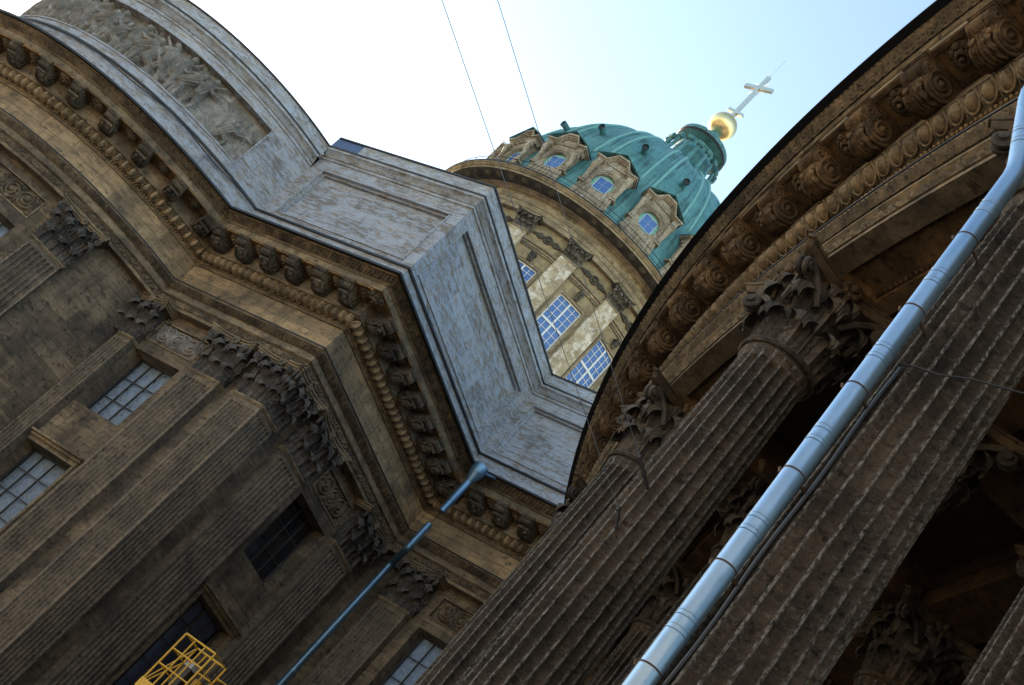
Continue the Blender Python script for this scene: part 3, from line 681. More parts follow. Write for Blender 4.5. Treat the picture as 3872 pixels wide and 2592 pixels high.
# blocking course and attic ------------------------------------------------
m = MB(); wall.sweep(m, [(.35, 16.7), (.35, 17.66)]); W(m.obj("blocking_course", S_ATTICM, church))
m = MB(); wall.sweep(m, [(.35, 17.66), (.43, 17.645), (.43, 17.715), (.13, 17.75)]); W(m.obj("flashing", M_FLASH, church))
ATT = .15
m = MB(); d0, d1 = wall.rng(1, ATT); wall_grid(m, lineA, d0, d1, 17.70, 20.86, ATT, [(SA(-32.65), SA(-26.72), 18.11, 20.36, .22, True)])
d0, d1 = wall.rng(2, ATT); wall_grid(m, lineB, d0, d1, 17.70, 20.86, ATT, [(SB(24.84), SB(32.32), 18.10, 20.41, .22, True)])
d0, d1 = wall.rng(3, ATT); wall_grid(m, lineC, d0, d1, 17.70, 20.86, ATT, [(SC(-25.77), SC(-19.6), 18.12, 20.42, .22, True)])
W(m.obj("attic_wall", S_ATTIC, church))
m = MB()
for seg, r in ((lineA, (SA(-32.65), SA(-26.72), 18.11, 20.36)), (lineB, (SB(24.84), SB(32.32), 18.10, 20.41)), (lineC, (SC(-25.77), SC(-19.6), 18.12, 20.42))):
    bar_frame(m, seg, r[0] - .0, r[1] + .0, r[2] - .0, r[3] + .0, ATT - .218, ATT - .10, .07)
    bar_frame(m, seg, r[0] - .045, r[1] + .045, r[2] - .045, r[3] + .045, ATT - .002, ATT + .04, .045)
W(m.obj("panel_moulding", S_ATTICM, church))
def attic_top(dz, segs):
    m = MB()
    wall.sweep(m, [(ATT, 20.86 - dz), (.20, 20.88 - dz), (.20, 20.97 - dz), (.24, 20.98 - dz), (.34, 21.10 - dz), (.41, 21.15 - dz), (.44, 21.16 - dz), (.44, 21.27 - dz)], segs)
    wall.sweep(m, [(.39, 21.32 - dz), (.39, 21.79 - dz)], segs); W(m.obj("attic_cornice", S_ATTICM, church))
    m = MB(); wall.sweep(m, [(.44, 21.27 - dz), (.475, 21.26 - dz), (.475, 21.31 - dz), (.39, 21.335 - dz)], segs); wall.sweep(m, [(.39, 21.79 - dz), (.44, 21.78 - dz), (.44, 21.84 - dz), (-.6, 21.98 - dz)], segs)
    W(m.obj("roof_edge", M_FLASH, church))
attic_top(0, [1, 2, 3]); attic_top(.52, [0])
m = MB(); curved_bar(m, lineA, .25, 1.55, 21.37, 21.80, .35, .397); W(m.obj('metal_cover', M_ROOF, church))
m = MB(); wall.sweep(m, [(-.6, 21.97), (-4.5, 22.7)], [1, 2, 3]); 
for z, yy in ((22.3, YA + 2.0),): m.box(xj - 6, XB - 3.0, yy + .0, YC + 2, 21.2, 22.55)
m.lathe([(AR - .5, 21.4), (2.0, 22.6), (.1, 22.7)], 48, T=lambda V: V + np.array([AC[0], AC[1], 0])); W(m.obj("roof", M_ROOF, church))

# apse attic with the long relief -------------------------------------------
rel_r, rel_l = SP(-33.0), SP(-124)
m = MB(); d0, d1 = wall.rng(0, ATT); wall_grid(m, apse, d0, d1, 17.70, 20.36, ATT, [(rel_l, rel_r, 18.2, 19.99, .34, False)]); W(m.obj("attic_wall", S_ATTIC, church))
def relief_field(w, h, nx, nz):
    X, Z = np.meshgrid(np.linspace(0, w, nx), np.linspace(0, h, nz)); H = np.zeros_like(X); R = np.random.default_rng(11)
    def cap(p0, p1, r0, r1, dep, fold=0.0):
        p0 = np.array(p0); p1 = np.array(p1); lo = np.minimum(p0, p1) - max(r0, r1); hi = np.maximum(p0, p1) + max(r0, r1)
        j0, j1 = np.searchsorted(X[0], [lo[0], hi[0]]); i0, i1 = np.searchsorted(Z[:, 0], [lo[1], hi[1]])
        if j1 <= j0 or i1 <= i0: return
        x = X[i0:i1, j0:j1] - p0[0]; z = Z[i0:i1, j0:j1] - p0[1]; dv = p1 - p0; L2 = dv @ dv + 1e-9
        t = np.clip((x * dv[0] + z * dv[1]) / L2, 0, 1); rr = r0 + (r1 - r0) * t; px = x - t * dv[0]; pz = z - t * dv[1]; d2 = px ** 2 + pz ** 2
        hh = np.where(d2 < rr ** 2, dep + np.sqrt(np.clip(rr ** 2 - d2, 0, None)) * .9, 0)
        if fold:
            side = (px * -dv[1] + pz * dv[0]) / sqrt(L2); hh = np.where(hh > 0, hh + fold * np.sin(side * 75 + t * 5 + R.uniform(0, 6)), 0)
        H[i0:i1, j0:j1] = np.maximum(H[i0:i1, j0:j1], hh)
    def person(x, base, s, pose, face, dep):
        f = face; J = lambda a, b: (x + f * a * s, base + b * s)
        hip, sh = (0, .82), (.04, 1.30)
        if pose == 'bend': hip, sh = (-.05, .74), (.28, 1.10)
        if pose == 'kneel': hip, sh = (-.1, .48), (.05, .92)
        if pose == 'lie': hip, sh = (-.35, .18), (.12, .34)
        hd = (sh[0] + .09, sh[1] + .27) if pose != 'lie' else (sh[0] + .25, sh[1] + .12)
        cap(J(*hip), J(*sh), .19 * s, .215 * s, dep, .022); cap(J(*hd), J(hd[0] + .015, hd[1] + .05), .115 * s, .12 * s, dep + .05)
        cap(J(sh[0] + .02, sh[1] + .1), J(*hd), .07 * s, .07 * s, dep + .02)
        if pose == 'kneel':
            cap(J(*hip), J(.28, .40), .15 * s, .12 * s, dep + .02, .02); cap(J(.28, .40), J(.22, .03), .11 * s, .09 * s, dep, .02); cap(J(*hip), J(-.32, .08), .14 * s, .10 * s, dep, .02)
        elif pose == 'lie': cap(J(*hip), J(-.85, .12), .14 * s, .08 * s, dep, .02); cap(J(*hip), J(-.6, .3), .12 * s, .1 * s, dep, .02)
        else:
            st = R.uniform(.1, .28); cap(J(*hip), J(st * .8, .42), .145 * s, .11 * s, dep, .02); cap(J(st * .8, .42), J(st * .7, .04), .105 * s, .07 * s, dep)
            cap(J(*hip), J(-st * .7, .42), .14 * s, .11 * s, dep - .02, .02); cap(J(-st * .7, .42), J(-st * 1.1, .04), .1 * s, .07 * s, dep - .02)
            cap(J(-st * .7, .1), J(st * .6, .1), .05 * s, .05 * s, dep)
        for q in (0, 1):
            e = (sh[0] + R.uniform(.12, .4), sh[1] + R.uniform(-.32, .2)); hnd = (e[0] + R.uniform(.1, .34), e[1] + R.uniform(-.1, .34))
            cap(J(sh[0] - .05 + .08 * q, sh[1]), J(*e), .085 * s, .07 * s, dep + .05 * q + .02); cap(J(*e), J(*hnd), .065 * s, .045 * s, dep + .05 * q + .03); cap(J(*hnd), J(hnd[0] + .04, hnd[1] + .05), .055 * s, .045 * s, dep + .05 * q + .03)
        if R.random() < .55: cap(J(-.22, sh[1] - .05), J(-.34, .35), .12 * s, .16 * s, dep - .06, .03)
    # right end: kneeling figure, palm, low arches; then a crowd that thickens to the left
    W_ = w
    for k in range(3): cap((W_ - .35 - .28 * k, .9), (W_ - .35 - .28 * k, 1.55), .05, .05, .0)
    for k in range(10): a = k / 9 * pi; cap((W_ - .30, 1.0), (W_ - .30 + .3 * cos(a), 1.05 + .28 * sin(a)), .05, .02, .02)
    cap((W_ - .30, .1), (W_ - .32, 1.0), .05, .04, .0)
    for k in range(9): a = k / 8 * pi; b = (k + 1) / 8 * pi; cap((W_ - 1.75 + .45 * cos(a), 1.05 + .42 * sin(a)), (W_ - 1.75 + .45 * cos(b), 1.05 + .42 * sin(b)), .045, .045, 0)
    for xx in (1.28, 2.2): cap((W_ - xx, .55), (W_ - xx, 1.05), .045, .045, 0)
    person(W_ - .95, .02, .82, 'kneel', 1, .05)
    x = W_ - 2.5; k = 0
    poses = ['stand', 'bend', 'stand', 'stand', 'kneel', 'bend', 'stand', 'kneel', 'stand', 'bend', 'stand', 'stand']
    while x > .2:
        if k % 4 == 1: person(x + .22, .22, .93, 'stand', -1 if R.random() < .5 else 1, -.03)
        person(x, .03, R.uniform(.95, 1.02) if poses[k % 12] != 'lie' else 1, poses[k % 12], 1 if R.random() < .72 else -1, .06)
        if k % 3 == 2: person(x - .26, .50, .72, 'stand', 1, -.05)
        x -= R.uniform(.46, .64); k += 1
    for kk in range(36):
        xx, zz = R.uniform(.1, W_ - 3), R.uniform(.8, 1.68); a = R.uniform(0, 2 * pi); cap((xx, zz), (xx + .1 * cos(a), zz + .1 * sin(a)), .06, .03, R.uniform(-.02, .02))
    return X, Z, H
rw = rel_r - rel_l; NX, NZ = 620, 84
X, Z, H = relief_field(rw, 1.79, NX, NZ); m = MB(); P = apse.at(rel_l + X, ATT - .34 + np.clip(H * 1.45, 0, .42)); m.grid(np.concatenate([P, (18.2 + Z)[..., None]], -1)); W(m.obj("figure_relief", S_RELIEF, church, True))
m = MB(); bar_frame(m, apse, rel_l - .05, rel_r + .05, 18.15, 20.04, ATT - .002, ATT + .04, .05); W(m.obj("panel_moulding", S_ATTICM, church))

m = MB(); m.box(-5, 24, 36, 66, GZ, 25.5); m.add([(-5, 36, 25.5), (24, 36, 25.5), (9.5, 36, 30), (-5, 66, 25.5), (24, 66, 25.5), (9.5, 66, 30)], [(0, 1, 2), (3, 5, 4), (0, 2, 5, 3), (1, 4, 5, 2)]); W(m.obj('added_transept', S_WALL, church))  # unseen transept block, added to cut the sky light on the side wall
# main walls with windows ---------------------------------------------------
WO = -.30
UP = (9.04, 11.53); LO = (3.6, 7.30)
aw = [(-65.6, -51.1), (-99, -84.5)]
rA = [(SA(-32.68), SA(-30.36), UP[0], UP[1], .62, False), (SA(-32.74), SA(-30.30), LO[0], LO[1], .55, False)]
rB = [(SB(28.47), SB(30.66), UP[0], UP[1], .55, False), (SB(28.45), SB(30.70), LO[0], LO[1], .45, False)]
rC = [(SC(-23.55), SC(-21.36), UP[0], UP[1], .55, False), (SC(-23.55), SC(-21.36), LO[0], LO[1], .45, False)]
rP = [(SP(a), SP(b), UP[0], UP[1], .55, False) for a, b in aw] + [(SP(a), SP(b), LO[0], LO[1], .5, False) for a, b in aw]
pan = {0: [(SP(-65.4), SP(-51.25))], 1: [(SA(-32.62), SA(-30.34))], 2: [(SB(28.6), SB(30.62))], 3: [(SC(-23.53), SC(-21.38))]}
recs = {0: rP, 1: rA, 2: rB, 3: rC}
m = MB()
for i in range(4):
    a, b = wall.rng(i, WO); wall_grid(m, wall.segs[i], a, b, GZ, 13.16, WO, recs[i] + [(p[0], p[1], 11.98, 12.76, .10, True) for p in pan[i]])
W(m.obj("wall", S_WALL, church))
# relief panels
SRX, SRZ, SRH = scroll_relief(2.2, .78, 3)
for i in range(4):
    for p in pan[i]:
        m = MB(); w = p[1] - p[0]; P = wall.segs[i].at(p[0] + SRX * w / 2.2, WO - .09 + np.clip(SRH, 0, .2) * 1.2); m.grid(np.concatenate([P, (11.98 + SRZ)[..., None]], -1)); rp = W(m.obj("scroll_relief", S_RELIEF if i == 1 else S_CARVE, church, True))
        m = MB(); bar_frame(m, wall.segs[i], p[0] - .04, p[1] + .04, 11.94, 12.80, WO - .002, WO + .035, .045); f = m.obj("panel_moulding", S_MOULD, rp); f.matrix_parent_inverse = rp.matrix_local.inverted()
m = MB(); wall.sweep(m, [(-1.0, GZ), (-1.0, 20.5), (.0, 20.9)]); wall.sweep(m, [(-.28, 13.1), (-1.1, 13.1)]); W(m.obj('light_stop_lining', M_DARKBOX, church))  # unseen black lining added to stop light leaking through the hollow shell
# windows
def window(seg, r, cols, rows, curtain, frame_w=.05, surround=True, half=None, hood=False, gl=M_PANE):
    d0, d1, z0, z1, dep = r[:5]; o = WO - dep
    e = thing_child("window", church)
    m = MB(); bar_frame(m, seg, d0 - .0, d1 + .0, z0, z1, o + .005, o + .09, .05)
    for k in range(1, cols): x = d0 + (d1 - d0) * k / cols; curved_bar(m, seg, x - .015, x + .015, z0 + .05, z1 - .05, o + .01, o + .07)
    for k in range(1, rows): z = z0 + (z1 - z0) * k / rows; curved_bar(m, seg, d0 + .05, d1 - .05, z - .014, z + .014, o + .015, o + .065)
    sub(m.obj("frame", M_BARS, e), e)
    m = MB(); n = 10 if seg.kind == 'A' else 1; D = np.linspace(d0 + .05, d1 - .05, n + 1); P = seg.at(D, np.full(n + 1, o + .03)); m.grid(np.array([np.c_[P, np.full(n + 1, z0 + .05)], np.c_[P, np.full(n + 1, z1 - .05)]])); sub(m.obj("pane", gl, e), e)
    if curtain:
        nx, nz = 90, 100; X, Z = np.meshgrid(np.linspace(0, 1, nx), np.linspace(0, 1, nz)); R = np.random.default_rng(int(abs(d0 * 13) + z0 * 7)); Wd, Hh = d1 - d0, z1 - z0
        U = (X * cols) % 1 - .5; row = Z * rows * 2.2
        sag = row + 1.6 * U ** 2 + .16 * np.sin(9 * U + row * 2.0 + np.floor(X * cols) * 2) + .1 * np.sin(23 * X * Wd + 5 * row)
        Hc = .05 * np.sin(2 * pi * sag) + .03 * np.sin(4 * pi * sag + 7 * U) + .03 * np.cos(2 * pi * U)
        Hc = Hc * np.clip((.5 - np.abs(U)) / .14, 0, 1)
        m = MB(); P = seg.at(d0 + X * Wd, o - .055 + Hc * .42); m.grid(np.concatenate([P, (z0 + Z * Hh)[..., None]], -1)); sub(m.obj("swagged_blind", curtain, e, True), e)
        m = MB(); P = seg.at(np.array([d0, d1]), np.full(2, o - .30)); m.grid(np.array([np.c_[P, (z0, z0)], np.c_[P, (z1, z1)]])); sub(m.obj("dark_interior", M_DARKBOX, e), e)  # black sheet stands in for the unlit room behind the blind
    if surround:
        m = MB(); bar_frame(m, seg, d0 - .10, d1 + .10, z0 - .10, z1 + .10, WO - .01, WO + .05, .10); bar_frame(m, seg, d0 - .13, d1 + .13, z0 - .13, z1 + .13, WO - .01, WO + .075, .035)
        if hood: curved_bar(m, seg, d0 - .22, d1 + .22, z1 + .14, z1 + .24, WO, WO + .14); curved_bar(m, seg, d0 - .28, d1 + .28, z1 + .24, z1 + .31, WO, WO + .24)
        sub(m.obj("surround", S_MOULD, e), e)
def thing_child(name, parent):
    o = bpy.data.objects.new(name, None); COL.objects.link(o); o.parent = parent; o.empty_display_size = .2; return o
def sub(o, e):                                              # sub-part built in world coordinates
    o.matrix_parent_inverse = Matrix.Translation((0, 0, -GZ)); return o
window(lineA, rA[0], 4, 3, M_CURT, surround=False); window(lineA, rA[1], 4, 5, M_CURT, hood=True)
window(lineB, rB[0], 4, 3, None, gl=M_DARKGL, surround=False); window(lineB, rB[1], 4, 5, M_CURTD, hood=True)
window(lineC, rC[0], 4, 3, M_CURT, surround=False); window(lineC, rC[1], 4, 5, M_CURT, hood=True)
for k in (0, 1): window(apse, rP[k], 4, 3, M_CURT, surround=False); window(apse, rP[2 + k], 4, 5, M_CURT, hood=True)

# pilasters -----------------------------------------------------------------
PCAP, PABA = pilaster_capital()
NECK = 11.66
def pilaster(seg, d0, d1, nfl=7, cap=True, cx=None, cw=None, astr=(.05, .05), sides=(1, 1)):
    m = MB(); flute_panel(m, seg, d0, d1, 0.0, GZ + .6, NECK - .08, nfl, sides)
    p = W(m.obj("pilaster", S_PIL, church, True, 35, worn=True))
    m = MB(); curved_bar(m, seg, d0 - astr[0], d1 + astr[1], NECK - .09, NECK - .02, -.30, .055); curved_bar(m, seg, d0 - astr[0] * .5, d1 + astr[1] * .5, NECK - .14, NECK - .09, -.30, .025)
    curved_bar(m, seg, d0 - astr[0] * .5, d1 + astr[1] * .5, NECK - .02, NECK, -.30, .03)
    sub(m.obj("astragal", S_MOULD, p), p).matrix_parent_inverse = Matrix.Identity(4)
    m = MB(); curved_bar(m, seg, d0 - .08, d1 + .08, GZ, GZ + .6, -.30, .08); sub(m.obj("plinth", M_STEP, p), p).matrix_parent_inverse = Matrix.Identity(4)
    if cap:
        w = d1 - d0; c = (d0 + d1) / 2 if cx is None else cx; P = seg.at(np.array(c), np.array(0.0)); sc = (w if cw is None else cw) / 1.4
        F = frame((P[0], P[1], NECK), seg.out(c), (sc, 1, (Z0 - NECK) / 1.5)); place(PCAP, "capital", p, F); place(PABA, "abacus", p, F)
pilaster(lineA, SA(xj) + .02, SA(-32.66), 4, cx=SA(-33.36), cw=1.4, astr=(0, .05))
pilaster(lineA, SA(-29.76), SA(-28.36)); pilaster(lineA, SA(-27.58), SA(XB), 7, cw=1.3, astr=(.05, .0), sides=(1, 0)); pilaster(lineB, SB(YA), SB(25.55), 6, cw=1.15, astr=(.0, .05), sides=(0, 1))
pilaster(lineB, SB(26.38), SB(27.86)); pilaster(lineB, SB(30.86), SB(32.36)); pilaster(lineC, SC(-25.25), SC(-24.0), 7, cw=1.35); pilaster(lineC, SC(-20.9), SC(-19.5))
pilaster(apse, SP(-46.6), SP(-38.1)); pilaster(apse, SP(-78.6), SP(-70.1)); pilaster(apse, SP(-111), SP(-102.5))

# ================================================================== DOME
AX = (-41.5, 47.9); DZ = 22.0
dome = thing("domed_drum", "green copper dome with gilded ball and cross on an ochre windowed drum", "dome", (AX[0], AX[1], DZ))
def D(o): o.matrix_parent_inverse = Matrix.Translation((-AX[0], -AX[1], -DZ)); return o
def DW(V): return V + np.array([AX[0], AX[1], 0])
DR = 7.75; PA0 = rad(-77.7); DA0 = rad(-88.9); STEP = 2 * pi / 16
drum = Arc(AX, DR, -pi, pi)
SD = lambda a: ((a + pi) % (2 * pi)) * DR
m = MB(); rects = []
for k in range(16):
    d = SD(DA0 + k * STEP); rects.append((d - .74, d + .74, 28.6, 32.75, .22, False))
wall_grid(m, drum, 0, drum.L, DZ, 35.2, 0, rects); D(m.obj("drum_wall", S_DRUM, dome))
m = MB(); m.lathe([(7.7, 35.2), (8.03, 35.2), (8.05, 35.45), (8.09, 35.46), (8.09, 35.72), (8.14, 35.74), (8.22, 35.88), (8.22, 35.96), (8.06, 35.99)], 128, DW); D(m.obj("architrave", S_DRUMM, dome))
m = MB(); m.lathe([(8.06, 35.99), (8.05, 36.26), (8.12, 36.28), (8.22, 36.36), (8.34, 36.40), (8.36, 36.44)], 128, DW); D(m.obj("frieze", S_DRUMM, dome))
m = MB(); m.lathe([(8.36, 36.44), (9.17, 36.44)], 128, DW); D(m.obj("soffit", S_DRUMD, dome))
m = MB(); m.lathe([(9.17, 36.44), (9.18, 36.55), (9.24, 36.57), (9.33, 36.66), (9.37, 36.67), (9.37, 36.74)], 128, DW); D(m.obj("cornice", S_DRUMM, dome))
m = MB(); m.lathe([(9.37, 36.74), (9.41, 36.735), (9.41, 36.79), (8.2, 36.98)], 128, DW); D(m.obj("roof_edge", M_FLASH, dome))
WR = rosette(.24, S_DRUMD)
for k in range(64):
    a = DA0 + (k + .5) * 2 * pi / 64
    if cos(a - rad(-50)) > -.15: D(place(WR, "wreath", dome, frame((AX[0] + 8.78 * cos(a), AX[1] + 8.78 * sin(a), 36.44), (cos(a), sin(a)))))
# pilasters, garlands, windows of the drum
def ring_box(mb, a, w, r0, r1, z0, z1): mb.box(-w / 2, w / 2, r0, r1, z0, z1, T=lambda V: np.array([frame((AX[0], AX[1], 0), (cos(a), sin(a))) @ Vector(v) for v in V]))
CAPD = PCAP.copy(); ABAD = PABA.copy(); ABAD.materials.clear(); ABAD.materials.append(S_DRUMD); CAPD.name = "drum_capital"; CAPD.materials.clear(); CAPD.materials.append(stone("sooted_drum_capital", (.24, .21, .165), (.13, .12, .10), (.035, .035, .035), .55, (1, 1, 1), grain=2))
GX, GZ2, GH = scroll_relief(1.7, .62, 9, (70, 26))
for k in range(16):
    a = PA0 + k * STEP; vis = cos(a - rad(-50)) > -.2
    m = MB(); ring_box(m, a, .98, 7.6, 8.0, DZ, 34.22); p = D(m.obj("pilaster", S_DRUMP, dome))
    m = MB(); ring_box(m, a, 1.06, 7.6, 8.05, 34.2, 34.27); s = m.obj("astragal", S_DRUMM, p)
    if vis:
        for me, nm in ((CAPD, "capital"), (ABAD, "abacus")): place(me, nm, p, frame((AX[0] + 8.0 * cos(a), AX[1] + 8.0 * sin(a), 34.27), (cos(a), sin(a)), (.70, .85, .62)))
    a = DA0 + k * STEP; vis = cos(a - rad(-50)) > -.2; F = frame((AX[0], AX[1], 0), (cos(a), sin(a)))
    T = lambda V: np.array([F @ Vector(v) for v in np.asarray(V).reshape(-1, 3)]).reshape(np.shape(V))
    d = SD(a)
    m = MB(); curved_bar(m, drum, d - 1.03, d + 1.03, 33.84, 33.93, -.02, .22); curved_bar(m, drum, d - 1.03, d + 1.03, 33.70, 33.84, -.02, .12); curved_bar(m, drum, d - 1.03, d + 1.03, 33.60, 33.66, -.02, .10); D(m.obj("ledge", S_DRUMM, dome))
    if not vis: continue
    m = MB(); q3 = lambda x, z, o=.05: (*drum.at(np.array(d + x), np.array(o)), 34.55 + z)
    m.tube([q3(.21 * cos(q), .21 * sin(q), .08) for q in np.linspace(0, 2 * pi, 17)], .05, 6); m.ball(q3(0, 0, .06), .12, 8, 5)
    for sx in (-1, 1):
        for i_, (xx, rr) in enumerate(((.34, .085), (.47, .12), (.60, .09), (.71, .07), (.80, .05), (.88, .035))):
            for zz in (-.5, .55): m.ball(q3(sx * xx, zz * rr * 1.5, .05), rr * .8, 7, 4)
            m.ball(q3(sx * (xx + .03), 0, .09), rr * .62, 7, 4)
        m.tube([q3(sx * (.3 + .62 * t), .07 * sin(t * 11), .06) for t in np.linspace(0, 1, 14)], .03, 5)
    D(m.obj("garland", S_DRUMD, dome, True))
    m = MB(); m.box(-.17, .17, DR - .05, DR + .34, 33.30, 33.42, T)
    for sx in (-1, 1): m.tube(T(np.array([(sx * .09, DR + .3, 33.28), (sx * .08, DR + .24, 33.1), (sx * .07, DR + .1, 32.92)])), [.08, .07, .05], 6)
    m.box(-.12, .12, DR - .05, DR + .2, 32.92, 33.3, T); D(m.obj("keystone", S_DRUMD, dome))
    w = thing_child("window", dome); r = (d - .74, d + .74, 28.6, 32.75)
    ds = lambda o: setattr(o, "matrix_parent_inverse", Matrix.Translation((-AX[0], -AX[1], -DZ)))
    m = MB(); bar_frame(m, drum, r[0], r[1], r[2], r[3], -.18, -.08, .07); curved_bar(m, drum, d - .045, d + .045, r[2] + .07, r[3] - .07, -.178, -.078); curved_bar(m, drum, r[0] + .07, d - .045, 31.08, 31.2, -.176, -.082); curved_bar(m, drum, d + .045, r[1] - .07, 31.08, 31.2, -.176, -.082)
    for sx in (-1, 1):
        x = d + sx * .36; curved_bar(m, drum, x - .014, x + .014, r[2] + .07, 31.08, -.165, -.10); curved_bar(m, drum, x - .014, x + .014, 31.2, r[3] - .07, -.165, -.10)
        for z in (31.6, 32.0, 32.4, 30.7, 30.3, 29.9, 29.5, 29.1): lo, hi = sorted((d + sx * .045, d + sx * .67)); curved_bar(m, drum, lo, hi, z - .014, z + .014, -.163, -.102)
    ds(m.obj("frame", M_WHITE, w))
    m = MB(); D_ = np.linspace(r[0], r[1], 7); P = drum.at(D_, np.full(7, -.14)); m.grid(np.array([np.c_[P, np.full(7, r[2])], np.c_[P, np.full(7, r[3])]])); ds(m.obj("pane", M_SKYGL, w))
    m = MB(); bar_frame(m, drum, r[0] - .12, r[1] + .12, r[2] - .12, r[3] + .12, -.01, .05, .12); bar_frame(m, drum, r[0] - .16, r[1] + .16, r[2] - .16, r[3] + .16, -.01, .075, .04); ds(m.obj("surround", S_DRUMM, w))

# copper shell with raised ribs
def shell_r(z):
    pts = [(36.95, 8.16), (37.3, 8.08), (38.2, 7.92), (39.6, 7.72), (40.6, 7.55)]
    if z <= 40.6: return float(np.interp(z, [p[0] for p in pts], [p[1] for p in pts]))
    return 7.5 * sqrt(max(0.0, 1 - ((z - 39.7) / 8.5) ** 2)) + .09 * max(0, 1 - (z - 40.6) / 1.5)
zs = list(np.linspace(36.95, 40.6, 8)) + [39.7 + 8.5 * sin(t) for t in np.linspace(math.asin(.9 / 8.5) + .05, 1.32, 30)]
na = 16 * 24; A = PA0 + np.arange(na + 1) / na * 2 * pi; G = []; UV = []; acc = 0; pz = None
for z in zs:
    r = shell_r(z); fr = np.abs(((A - PA0) / STEP + .5) % 1 - .5) * STEP * r; hw = .20 + .42 * (r / 7.5)
    bump = np.where(fr < hw, .10, 0) + .10 * np.exp(-((fr - hw * .62) / .07) ** 2) + .06 * np.exp(-((fr - hw) / .08) ** 2)
    if z < 40.7: bump *= 0
    rr = r + bump * min(1, r / 3); G.append(np.c_[AX[0] + rr * np.cos(A), AX[1] + rr * np.sin(A), np.full(na + 1, z)])
    if pz is not None: acc += sqrt((z - pz[0]) ** 2 + (r - pz[1]) ** 2)
    pz = (z, r); UV.append(np.c_[A * 7.5 * max(.35, r / 7.5) if False else A * 6.0, np.full(na + 1, acc)])
m = MB(); m.grid(np.array(G), UV=np.array(UV)); D(m.obj("copper_shell", M_COPPER, dome, True, 40))
M_COPPERL = simple("pale_copper_roll", (0.16, 0.37, 0.37), 0.55, 0.0, 0.2)
for k in range(16):
    for sg in (-1, 1):
        Q = []; R = []
        for z in [z_ for z_ in zs if z_ > 40.65]:
            r = shell_r(z); hw = .20 + .42 * (r / 7.5); a = PA0 + k * STEP + sg * hw * .62 / r; rr = r + .16 * min(1, r / 3)
            Q.append((AX[0] + rr * cos(a), AX[1] + rr * sin(a), z)); R.append(.085 * min(1, .45 + r / 9))
        m = MB(); m.tube(Q, R, 6); D(m.obj("rib", M_COPPERL, dome, True))
# lantern
m = MB(); m.lathe([(2.35, 47.55), (1.95, 47.9), (1.6, 48.5), (1.38, 49.2), (1.27, 50.0), (1.22, 50.95), (1.38, 51.0), (1.62, 51.1)], 48, DW); m.lathe([(1.62, 51.1), (1.70, 51.12), (1.74, 51.3), (1.74, 51.58), (1.6, 51.66), (1.35, 51.8), (1.0, 52.1), (.6, 52.45), (.36, 52.75), (.3, 53.1)], 48, DW); D(m.obj("lantern", M_COPPER, dome, True, 40))
m = MB(); m.lathe([(1.69, 51.115), (1.765, 51.2), (1.765, 51.29)], 48, DW); D(m.obj("lantern_rim", M_FLASH, dome))
m = MB(); pr = [(2.45, 47.62), (2.25, 48.0), (1.98, 48.7), (1.84, 49.4), (1.78, 50.0)]
m.tube([(0, r, z) for r, z in pr], [.10, .12, .13, .12, .12], 8); m.tube([(-.2, 1.80, 50.22), (.2, 1.80, 50.22)], .20, 10); m.tube([(-.15, 2.25, 47.85), (.15, 2.25, 47.85)], .17, 10); CONS = m.mesh("console", M_COPPER, True, 45)
for k in range(16): a = PA0 + k * STEP; D(place(CONS, "console", dome, frame((*AX, 0), (cos(a), sin(a)))))
m = MB(); m.ball((AX[0], AX[1], 53.85), .9, 32, 20); D(m.obj("ball", M_GOLD, dome, True))
m = MB(); bx = lambda x0, x1, z0, z1, y=.11: m.box(AX[0] + x0, AX[0] + x1, AX[1] - y, AX[1] + y, z0, z1)
bx(-.12, .12, 54.5, 59.35); bx(-1.0, -.12, 57.95, 58.25, .105); bx(.12, 1.0, 57.95, 58.25, .105)
for sx in (-1, 1): m.box(AX[0] + min(sx * .12, sx * .62), AX[0] + max(sx * .12, sx * .62), AX[1] - .1, AX[1] + .1, 55.25, 55.5, T=lambda V: V + np.c_[np.zeros(len(V)), np.zeros(len(V)), -(V[:, 0] - AX[0]) * .28])
cr = D(m.obj("cross", M_CROSS, dome)); cr["label"] = "gilded cross with a slanted lower bar"
m = MB()
for k in range(28):
    a = k / 28 * 2 * pi; l = .75 if k % 2 else .6
    if abs(sin(a)) < .12 or abs(cos(a)) < .12: continue
    m.tube([(AX[0] + .15 * cos(a), AX[1], 58.1 + .15 * sin(a)), (AX[0] + l * cos(a), AX[1], 58.1 + l * sin(a))], .012, 4)
m.tube([(AX[0], AX[1], 59.35), (AX[0] + .02, AX[1], 61.4)], .015, 5)
s = m.obj("ray_burst", M_CROSS, cr); s.matrix_parent_inverse = Matrix.Identity(4)
m = MB(); m.tube([(0, 0, 0), (0, .55, .02), (0, .72, -.02)], [.2, .19, .2], 12, cap=False); m.lathe([(.01, 0), (.19, 0)], 12, T=lambda V: np.c_[V[:, 0], np.full(len(V), .35), V[:, 1]]); VENT = m.mesh("vent", M_COPPER, True, 40)
m = MB(); m.lathe([(.005, 0), (.165, 0)], 14, T=lambda V: np.c_[V[:, 0], np.full(len(V), .66), V[:, 1]]); VHOLE = m.mesh("vent_mouth", M_DARKBOX)  # black disc stands in for the shade inside the pipe
for k in range(16):
    a = DA0 + k * STEP; v = D(place(VENT, "vent", dome, frame((AX[0] + 6.65 * cos(a), AX[1] + 6.65 * sin(a), 43.25), (cos(a), sin(a))))); place(VHOLE, "vent_mouth", v, Matrix.Identity(4))
